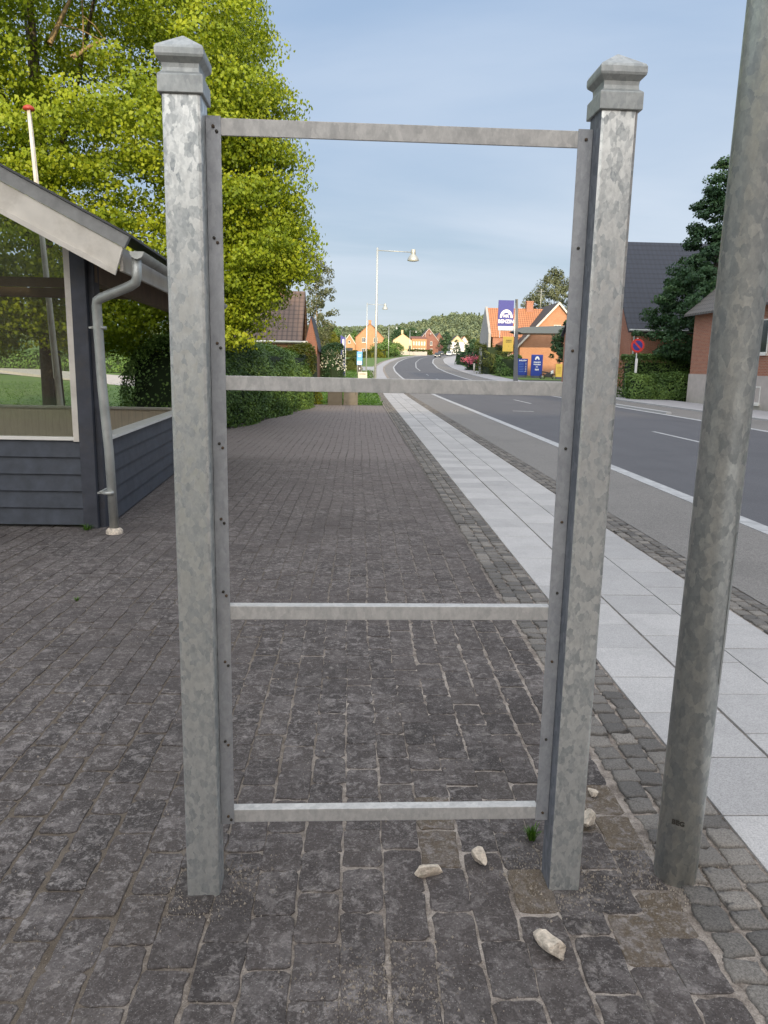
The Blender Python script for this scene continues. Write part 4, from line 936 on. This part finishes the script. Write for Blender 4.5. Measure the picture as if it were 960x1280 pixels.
bz = text_mesh('BENZIN', .50, 'sign_white', sg, (cxs, Ys-.004, at(632, 402, PY).z), bold=.012, sx=.92)
# emblem: pale arch with spikes and a small mark below it
zc0 = at(632, 397.2, PY).z; mb = MB(); n = 22
for k in range(n):
    a0 = math.pi*k/n; a1 = math.pi*(k+.8)/n
    mb.prism([(cxs+.44*math.cos(a0), Ys-.003, zc0+.5*math.sin(a0)), (cxs+.66*math.cos(a0), Ys-.003, zc0+.82*math.sin(a0)), (cxs+.66*math.cos(a1), Ys-.003, zc0+.82*math.sin(a1)), (cxs+.44*math.cos(a1), Ys-.003, zc0+.5*math.sin(a1))], (0,-.012,0))
mb.build('emblem_arch', 'sign_white', sg)
text_mesh('HK', .42, 'sign_white', sg, (cxs, Ys-.004, zc0+.16), bold=.012, name='emblem_letters')
s2, a, b = box_sign('lower_strip', 622.6, 642.2, 407.9, 413, PY-.02, simple('strip_grey', (.45,.52,.58), .5), py); scribble(s2, a.x+.1, b.x-.1, PY-.022, a.z+.06, b.z-.06, 2, 'sign_white')
MB().box(at(624.5,414,PY).x, at(624.5,414,PY).x+.06, PY, PY+.06, at(624,422,PY).z, at(624,413,PY).z).box(at(642.8,414,PY).x, at(642.8,414,PY).x+.07, PY, PY+.06, at(643,421,PY).z, at(643,375,PY).z).build('brackets', 'sign_white', py)
s3, a, b = box_sign('yellow_panel', 628.2, 642.2, 421, 439.2, PY-.02, 'yellow_sign', py)
scribble(s3, a.x+.3, b.x-.2, PY-.022, b.z-.62, b.z-.28, 2, 'bolt'); MB().box(a.x+.6, b.x-.5, PY-.028, PY-.022, b.z-1.0, b.z-.88).build('small_print', 'bolt', s3)
# forecourt boards
def board(u0, u1, v0, v1, Y, m, label, cat='sign board'):
    a, b = at(u0, v1, Y), at(u1, v0, Y); z0 = tz(Y); t = thing('forecourt_board', ((a.x+b.x)/2, Y, z0), label, cat)
    p = MB().box(a.x, b.x, Y, Y+.25, z0+.35, b.z).build('panel', m, t, .02); MB().box(a.x+.05, b.x-.05, Y+.02, Y+.22, z0, z0+.35).build('base', 'dark_metal', t)
    return t, p, a.x, b.x, z0, b.z
t, p, xa, xb, z0, zt = board(646.6, 660, 448.5, 471, 92, 'blue_bright', 'shorter blue price board with rows of white figures at the fuel pole')
scribble(p, xa+.12, xb-.12, 91.99, zt-.35, zt-.08, 1, 'sign_white'); scribble(p, xb-.3, xb-.12, 91.99, z0+.7, zt-.42, 6, 'sign_white', .5); scribble(p, xa+.15, xb-.45, 91.99, z0+.7, zt-.42, 6, simple('pale_blue', (.12,.25,.6), .5), .35)
t, p, xa, xb, z0, zt = board(663.3, 679, 443.5, 472, 91, 'blue_bright', 'taller blue board with a white arch emblem beside the price board')
xc = (xa+xb)/2; mb = MB(); n = 12
for k in range(n):
    a0, a1 = math.pi*k/n, math.pi*(k+1)/n; mb.prism([(xc+.12*math.cos(a0),90.998,zt-.6+.16*math.sin(a0)),(xc+.27*math.cos(a0),90.998,zt-.6+.42*math.sin(a0)),(xc+.27*math.cos(a1),90.998,zt-.6+.42*math.sin(a1)),(xc+.12*math.cos(a1),90.998,zt-.6+.16*math.sin(a1))], (0,-.01,0))
mb.build('emblem_arch', 'sign_white', p); scribble(p, xa+.28, xb-.22, 90.995, zt-1.25, zt-.75, 2, 'sign_white', .75); scribble(p, xc-.12, xc+.12, 90.995, zt-1.5, zt-1.33, 1, 'sign_white'); scribble(p, xa+.45, xb-.4, 90.995, zt-1.85, zt-1.6, 1, 'sign_white', .9)
t, p, xa, xb, z0, zt = board(694.3, 703.5, 455, 473, 88, 'yellow_sign', 'yellow board standing at the edge of the forecourt beside the dark bush'); scribble(p, xa+.15, xb-.15, 87.99, z0+.7, zt-.3, 5, simple('ochre', (.5,.3,.05), .6), .5)
# no stopping sign
ns = at(797, 432, 42.9); sgn = thing('road_sign', (ns.x+.02, 42.9, 0), 'round no stopping sign, blue with red rim and red bar, beside the clipped hedge', 'road sign')
MB().tube([(ns.x+.02,42.96,0),(ns.x,42.96,ns.z+.42)], .04, 12).build('post', 'zinc', sgn)
def disc(r, y, m, name, parent, th=.01, r0=0):
    mb = MB(); n = 40; P0 = [(ns.x+r*math.cos(6.2832*k/n), y, ns.z+r*math.sin(6.2832*k/n)) for k in range(n)]
    return mb.prism(P0, (0,-th,0)).build(name, m, parent)
d0 = disc(.38, 42.9, 'red_sign', 'disc', sgn, .02); disc(.27, 42.879, 'blue_sign', 'blue_field', d0, .006)
mb = MB(); mb.prism([(ns.x-.24,42.872,ns.z+.17),(ns.x-.17,42.872,ns.z+.24),(ns.x+.24,42.872,ns.z-.17),(ns.x+.17,42.872,ns.z-.24)], (0,-.006,0)).build('diagonal_bar', 'red_sign', d0)
MB().box(ns.x-.07,ns.x+.05,42.83,42.89,at(796,466,42.9).z,at(796,448,42.9).z).build('reflector_plate', 'sign_white', sgn)
# banner and blue board on the left verge
a, b = at(425.6, 452, 80), at(431.6, 419, 80); t = thing('banner_sign', ((a.x+b.x)/2, 80, tz(80)), 'tall blue and white upright banner behind the flowering bush', 'banner')
MB().prism([(a.x,80,tz(80)+.3),(b.x,80,tz(80)+.3),(b.x,80,b.z-.25),(a.x,80,b.z)], (0,.08,0)).build('panel', 'blue_sign', t)
MB().box(a.x+.20, a.x+.36, 79.985, 79.998, a.z+.4, b.z-.4).build('white_stripe', 'sign_white', t); MB().tube([(b.x+.04,80.04,tz(80)),(b.x+.04,80.04,b.z)], .05, 8).build('pole', 'zinc', t)
a, b = at(446, 456, 75), at(453, 439.5, 75); t = thing('info_board', ((a.x+b.x)/2, 75, tz(75)), 'small bright blue and white board left of the second street lamp', 'sign board')
MB().box(a.x,b.x,75,75.08,a.z,b.z).build('panel', 'cyan_sign', t, .01); MB().box(a.x+.05,b.x-.05,74.985,74.998,a.z+.05,a.z+.36).build('white_field', 'sign_white', t)
scribble(t, a.x+.1, b.x-.1, 74.99, b.z-.55, b.z-.25, 2, 'sign_white', .6)
for xx in (a.x+.05, b.x-.05): MB().tube([(xx,75.1,tz(75)),(xx,75.1,b.z)], .03, 6).build('leg', 'zinc', t)
# cabinets and mailboxes
def cabinet(u0, u1, vb, vt, Y, m, label):
    a, b = at(u0, vb, Y), at(u1, vt, Y); t = thing('utility_cabinet', ((a.x+b.x)/2, Y, 0), label, 'cabinet')
    MB().box(a.x,b.x,Y,Y+.38,.0,b.z-.05).build('body', m, t, .012); MB().box(a.x-.025,b.x+.025,Y-.03,Y+.41,b.z-.048,b.z).build('lid', m, t, .01)
    MB().box(a.x+.04,b.x-.04,Y-.012,Y-.002,.12,b.z-.12).build('door', m, t, .004); MB().box(b.x-.10,b.x-.07,Y-.022,Y-.013,.42,.52).build('lock', 'bolt', t)
cabinet(409.5, 428, 507, 481, 31.2, 'cabinet_dark', 'dark brown utility cabinet at the end of the hedge')
cabinet(429.3, 447.5, 507, 480, 31.6, 'cabinet_light', 'light grey brown utility cabinet on the right of the dark one')
a, b = at(447.5, 474.5, 40), at(459, 465, 40); t = thing('mailbox', ((a.x+b.x)/2, 40, 0), 'cream mailbox standing on thin legs beside the tall street lamp', 'mailbox')
MB().box(a.x,b.x,40,40.3,a.z,b.z).build('box', 'cream_paint', t, .01); MB().box(a.x+.06,b.x-.06,39.99,39.999,b.z-.12,b.z-.09).build('slot', 'bolt', t)
for xx in (a.x+.05, b.x-.05): MB().tube([(xx,40.15,0),(xx,40.15,a.z)], .02, 6).build('leg', 'dark_metal', t)
a, b = at(447, 464.5, 41), at(452, 456.5, 41); t = thing('mailbox', ((a.x+b.x)/2, 41, 0), 'small black mailbox with a white label above the cream one', 'mailbox')
MB().box(a.x,b.x,41,41.2,a.z,b.z).build('box', 'black', t, .01); MB().box(a.x+.08,b.x-.08,40.99,40.999,a.z+.12,a.z+.2).build('label_plate', 'sign_white', t); MB().tube([(a.x+.1,41.1,0),(a.x+.1,41.1,a.z)], .025, 6).build('post', 'dark_metal', t)
# ================================================================== VEHICLES
def car(loc, rot, body, label, van=False):
    x, y, z = loc; t = thing('parked_car' if 'parked' in label else 'car', loc, label, 'car', 'cars on the road at the bend')
    h = 1.46; prof = [(-.1,.35),(-.02,.75),(.9,.92),(1.55,h-.05),(2.6,h),(3.5,h-.12),(4.05,.98),(4.22,.9),(4.25,.35)]
    MB().prism([(x-.86, y+a, z+b) for a, b in prof], (1.72,0,0)).build('body', body, t, .06)
    g = MB(); g.prism([(x-.78,y+.93,z+.95),(x+.78,y+.93,z+.95),(x+.66,y+1.5,z+h-.09),(x-.66,y+1.5,z+h-.09)], (0,-.03,.02)); g.build('windscreen', 'car_glass', t)
    g = MB(); g.prism([(x-.76,y+4.02,z+1.0),(x+.76,y+4.02,z+1.0),(x+.64,y+3.55,z+h-.17),(x-.64,y+3.55,z+h-.17)], (0,.03,.02)); g.build('rear_window', 'car_glass', t)
    for sx in (-1, 1):
        MB().prism([(x+sx*.868,y+1.15,z+.95),(x+sx*.868,y+1.65,z+h-.13),(x+sx*.868,y+3.3,z+h-.15),(x+sx*.868,y+3.8,z+.98)], (sx*.008,0,0)).build('side_window', 'car_glass', t)
        MB().box(x+sx*.62-.17,x+sx*.62+.17,y-.10,y-.03,z+.56,z+.70).build('headlight', 'lamp_lit', t)
        for yy in (.75, 3.4):
            w = MB().tube([(x+sx*.70,y+yy,z+.32),(x+sx*.88,y+yy,z+.32)], .32, 18).build('wheel', 'tyre', t)
            MB().tube([(x+sx*.875,y+yy,z+.32),(x+sx*.89,y+yy,z+.32)], .19, 12).build('rim', 'car_silver', w)
    MB().box(x-.28,x+.28,y-.115,y-.10,z+.38,z+.5).build('number_plate', 'sign_white', t)
    t.rotation_euler.z = rot; return t
car((23.2, 226, tz(226)+.02), -.18, 'car_dark', 'dark car driving towards us at the bend, nearest of the cars')
car((31.5, 268, tz(268)+.02), -.22, 'car_white', 'white car following behind the dark one')
car((33.6, 284, tz(284)+.02), -.22, 'car_silver', 'silver car at the back of the short queue')
car((28.9, 272, tz(272)+.02), -.2, 'car_dark', 'dark parked car between the brick building and the white car')
# motorcycle by the yellow board
mx, my, mz = 21.95, 88.4, tz(88.4)+.03; t = thing('motorcycle', (mx, my, mz), 'black motorcycle with white panels parked between the blue and yellow boards', 'motorcycle')
for xx in (-.7, .7):
    pts = [(mx+xx+.29*math.cos(a), my, mz+.31+.29*math.sin(a)) for a in [6.2832*k/16 for k in range(17)]]; w = MB().tube(pts, .055, 6, False).build('wheel', 'tyre', t); MB().tube([(mx+xx,my-.05,mz+.31),(mx+xx,my+.05,mz+.31)], .09, 8).build('hub', 'zinc', w)
MB().prism([(mx-.55,my-.14,mz+.45),(mx-.2,my-.14,mz+.25),(mx+.3,my-.14,mz+.25),(mx+.5,my-.14,mz+.6),(mx+.25,my-.14,mz+.85),(mx-.1,my-.14,mz+.78)], (0,.28,0)).build('body', 'black', t, .03)
MB().prism([(mx-.85,my-.12,mz+.78),(mx-.1,my-.12,mz+.74),(mx-.1,my-.12,mz+.84),(mx-.8,my-.12,mz+.92)], (0,.24,0)).build('seat', 'black', t, .02)
MB().prism([(mx+.2,my-.15,mz+.6),(mx+.55,my-.15,mz+.75),(mx+.5,my-.15,mz+1.05),(mx+.25,my-.15,mz+.95)], (0,.3,0)).build('fairing', 'car_white', t, .03)
MB().tube([(mx+.7,my,mz+.31),(mx+.42,my,mz+1.05)], .035, 6).tube([(mx+.40,my-.35,mz+1.08),(mx+.40,my+.35,mz+1.08)], .02, 6).build('fork', 'zinc', t)
# ================================================================== MIDDLE DISTANCE PLANTING
def bush(u, vb, vt, w, Y, leaf, label, n=3500, ls=.2, name='bush', **k):
    p = at(u, (vb+vt)/2, Y); zt = at(u, vt, Y).z; z0 = tz(Y); h = zt-z0; hw_ = w/2
    return hedge(name, [(p.x-max(.05, hw_-h*.45), Y), (p.x+max(.05, hw_-h*.45), Y+.1)], min(hw_, h*.45), h, ls, n, leaf, label, 'bush', z=z0, pw_=2.4, bump_=.3, **k)
fb = bush(413, 463, 436, 2.0, 56, 'leaf_dark', 'dark bush covered in white blossom in front of the banner', 5000, .13, name='flowering_bush')
P = fb.location; pts = []
for _ in range(130):
    a = random.uniform(math.pi, 2*math.pi); b_ = random.uniform(.1, 1.5); pts.append((at(413,450,56).x+.05+math.cos(a)*math.cos(b_)*.95+random.gauss(0,.1), 56+math.sin(a)*math.cos(b_)*.9-.12, tz(56)+1.2+math.sin(b_)*1.35+random.gauss(0,.1)))
for q in list(pts): pts += [(q[0]+random.gauss(0,.05), q[1], q[2]+random.gauss(0,.05)) for _ in range(3)]
quads('blossom', np.array(pts), .10, 'petal_white', fb, None, .2)
pk = bush(592, 462.5, 449, 2.6, 119, 'leaf_dark', 'bush of bright pink flowers at the right hand bend', 2500, .16, name='flowering_bush')
pts = [(at(592,455,119).x+random.gauss(0,.85), 117.2-random.random()*.6, tz(119)+1.55+random.gauss(0,.28)) for _ in range(1500)]
quads('blossom', np.array(pts), .17, 'petal_pink', pk, None, .3)
a = at(592.5, 464, 112); tag(MB().tube([(a.x,112,tz(112)),(a.x,112,at(592,455,112).z)], [.14,.12], 10).lathe((a.x,112,at(592,455,112).z), [(.12,0),(.14,.02),(.10,.08),(.001,.1)], 10).build('bollard', 'cream_paint'), 'short cream bollard in front of the pink flowers', 'bollard')
for (u, vb, vt, w, Y, lf, lab) in ((436,447,438,5,205,'leaf_yellow','yellowish shrub in front of the small orange cottage'),(449,447,440,6,200,'leaf_olive','low olive shrub before the large orange house'),(471,447,437,5,205,'leaf_yellow','yellow green shrub right of the second street lamp'),
      (398,456,440,4,110,'leaf_yellow','bright yellow green shrub behind the end of the long hedge'),(383,452,428,5,90,'leaf_olive','tall olive shrub just behind the small brick house'),(441,458,450,2.5,105,'leaf_olive','small shrub between banner and blue board')):
    bush(u, vb, vt, w, Y, lf, lab, 3000, .22 if Y < 150 else .35)
def verge2():
    y = 60+random.random()*45; x = random.uniform(-9, 1.2+shift(y)); return (x, y, tz(y)+random.uniform(.02, .3))
grass_patch('verge_grass', 'longer wild grass on the verge beyond the mailboxes', 5000, verge2, .22, None)
hedge('hedge', [tuple(at(577,450,150))[:2], tuple(at(604,452,138))[:2]], 1.1, 2.5, .3, 5000, 'leaf_dark', 'dark clipped hedge behind the pink flowers', z=tz(144), pw_=5)
bush(618, 466, 428, 4.6, 104, 'leaf_olive', 'tall yellow green bush left of the fuel pole', 5000, .22)
bush(636, 470, 445, 3.4, 96, 'leaf_hedge', 'low dark bush at the foot of the fuel pole', 3500, .2)
bush(603, 464, 439, 4.0, 118, 'leaf_dark', 'dark green bush between the hedge and the yellow green bush', 3500, .25)
tb = at(702, 430, 76); tree('bushy_tree', (tb.x+.5, 76, tz(76)), [(2.3,.9),(2.9,1.5),(3.6,1.5),(4.9,1.1),(6.0,.2)], 90, .45, 60, .2, 'leaf_dark', 'small dark bushy tree partly covering the filling station', trunk_r=.1, flat=.7, seed=12)
tb = at(697, 400, 125); tree('willow_tree', (tb.x, 128, tz(128)), [(2.5,2.5),(6,4.6),(9,5.2),(12,4.2),(14,2.5),(16,.4)], 260, .75, 60, .32, 'leaf_silver', 'feathery grey green tree behind the filling station roof', trunk_r=.25, flat=.9, seed=13)
tb = at(398, 380, 62); tree('poplar_tree', (tb.x-.2, 62, tz(62)), [(2.0,.9),(3.5,1.7),(5.5,1.9),(7.5,1.6),(9.3,.8),(10.2,.1)], 110, .42, 55, .17, 'leaf_silver', 'thin silvery grey tree rising behind the small brick house', trunk_r=.09, bark='bark_light', flat=.8, inner=.3, seed=14)
ml = [(389,455,412,3.4,95,'leaf_olive','rounded olive green tree just right of the small brick house'),(404,450,411,8,170,'leaf_olive','olive tree behind the thin silvery tree'),(413,448,402,6.5,185,'leaf_hedge','tallest round tree left of the orange cottage'),
      (416,450,415,3.5,120,'leaf_yellow','small yellowish tree behind the banner'),(443,447,413,9,330,'leaf_hedge','dark tree behind the orange houses'),(482,446,425,7,215,'leaf_hedge','dense green tree between orange house and bend'),(494,446,428,5,225,'leaf_hedge','green tree at the bend in front of the yellow house'),
      (558,438,415,5.6,300,'leaf_dark','dark oval tree standing beside the dark brick building'),(571,440,424,3,292,'leaf_dark','small dark tree before the white house'),(592,440,424,6.0,280,'leaf_dark','broad dark tree right of the white house'),(606,440,418,8,340,'leaf_yellow','yellow green tree on the slope right of the white house'),
      (583,436,418,5,345,'leaf_olive','olive tree behind the cream house'),(515,430,410,12,420,'leaf_dark','dark tree mass above the yellow house roof'),(532,430,411,8,430,'leaf_dark','second dark treetop behind the dark brick building'),(500,431,409,12,430,'leaf_dark','dark treetop above the bend lamp')]
for i, (u, vb, vt, w, Y, leaf, lab) in enumerate(ml):
    p = at(u, vt, Y); z0 = tz(Y); h = p.z-z0
    tree('tree', (p.x, Y, z0), [(h*.1, w*.3), (h*.3, w*.47), (h*.6, w*.46), (h*.85, w*.25), (h, .1)], 70, w*.13, 60, w*.055, leaf, lab, trunk_r=.15, flat=.8, group='trees around the village', limbs=3, seed=20+i)
bk = [(-52,104,14,9,'leftmost dark tree beyond the path behind the shelter'),(-44,92,12,9,'second dark tree beyond the path behind the shelter'),(-35,100,13,9,'third dark tree beyond the path behind the shelter'),(-27.5,88,9,7,'dark tree beyond the path left of the glimpsed white house'),(-18,92,10,8,'dark tree beyond the path right of the glimpsed white house'),(-60,90,13,10,'dark tree far left beyond the lawn')]
for i, (x, y, h, w, lab) in enumerate(bk):
    tree('tree', (x, y, tz(y)), [(.6, w*.4), (h*.3, w*.55), (h*.6, w*.5), (h*.85, w*.3), (h, .1)], 110, 1.2, 55, .42, 'leaf_dark', lab, trunk_r=.2, flat=.7, group='trees beyond the lawn', limbs=3, seed=50+i)
hedge('hedge', [(-44,83),(-17,84)], 1.2, 2.2, .3, 7000, 'leaf_hedge', 'low dark hedge line beyond the path behind the shelter', z=tz(84)-.1)
hedge('hedge', [tuple(at(513,444,268))[:2], tuple(at(537,444,275))[:2]], 1.0, 1.9, .35, 2500, 'leaf_olive', 'low green hedge along the bend before the red terrace', z=tz(270), pw_=5)
# distant forest on the hills: one mass
P = []; D = []; SHV = []
r_ = np.random.default_rng(99)
for i in range(4200):
    y = r_.uniform(470, 1000); u = r_.uniform(-.12, .24) if i < 3000 else r_.uniform(-.6, .65); x = u*y
    z = tz(y)+hillh(x, y); h = r_.uniform(8, 14); con = r_.uniform() < .4; n = 110; base = r_.uniform(-.3, .3)
    th = r_.uniform(0, 6.28, n); ph_ = r_.uniform(0, 1, n); rr = (2.6*(1-ph_)+.3 if con else 3.6*np.sqrt(np.clip(1-(2*ph_-1)**2, .05, 1)))*r_.uniform(.6, 1, n)
    P.append(np.stack([x+rr*np.cos(th), y+rr*np.sin(th), z+h*(.15+.85*ph_)], 1)); D.append(np.stack([np.cos(th), np.sin(th), ph_-.3], 1)); SHV.append(.5+base+r_.normal(size=n)*.06-(.2 if con else 0))
fo = quads('forest', np.concatenate(P), 1.5, 'leaf_forest_haze' if 'leaf_forest_haze' in M else None, None, np.concatenate(SHV), .3, np.concatenate(D), 'stuff', .9)
m_leaf('leaf_forest_haze', [(0., (.10,.14,.10)), (.6, (.17,.21,.12)), (1., (.26,.28,.14))], .15, .9); fo.data.materials.clear(); fo.data.materials.append(M['leaf_forest_haze'])  # aerial haze put into the leaf colours, paler and low in contrast
tag(fo, 'wooded hills rising behind the village on the horizon', 'forest')
# ================================================================== INVENTED BUILDINGS BEHIND THE CAMERA (added out of view to keep the foreground in shade)
house('brick_house', (-26, -27, 0), 50, 8, 5.2, 9.2, 'x', 'brick_red', 'tiles_brown', 'long low brick terrace added out of view behind the camera to shade the foreground', oh=.3,
      wins=tuple(('f', 4+5*i, 1.2, 1.4, 1.5) for i in range(9)))  # unseen terrace, added to block the low sun
ap = thing('added_shade_block', (25, -24, 0), 'tall brick apartment block added out of view behind the camera to shade the road side', 'light blocker')
MB().box(13.5,54,-26,-12,0,22).build('wall', 'brick_red', ap); MB().box(13.2,54.3,-26.3,-11.7,22,22.4).build('roof', 'dark_roof', ap)  # wall and roof of the unseen added shade block
for i in range(11):
    for k in range(6): window_on('w', ap, (16+3.4*i, -11.999, 1.2+3.1*k), 1.5, 1.5, (0,1))
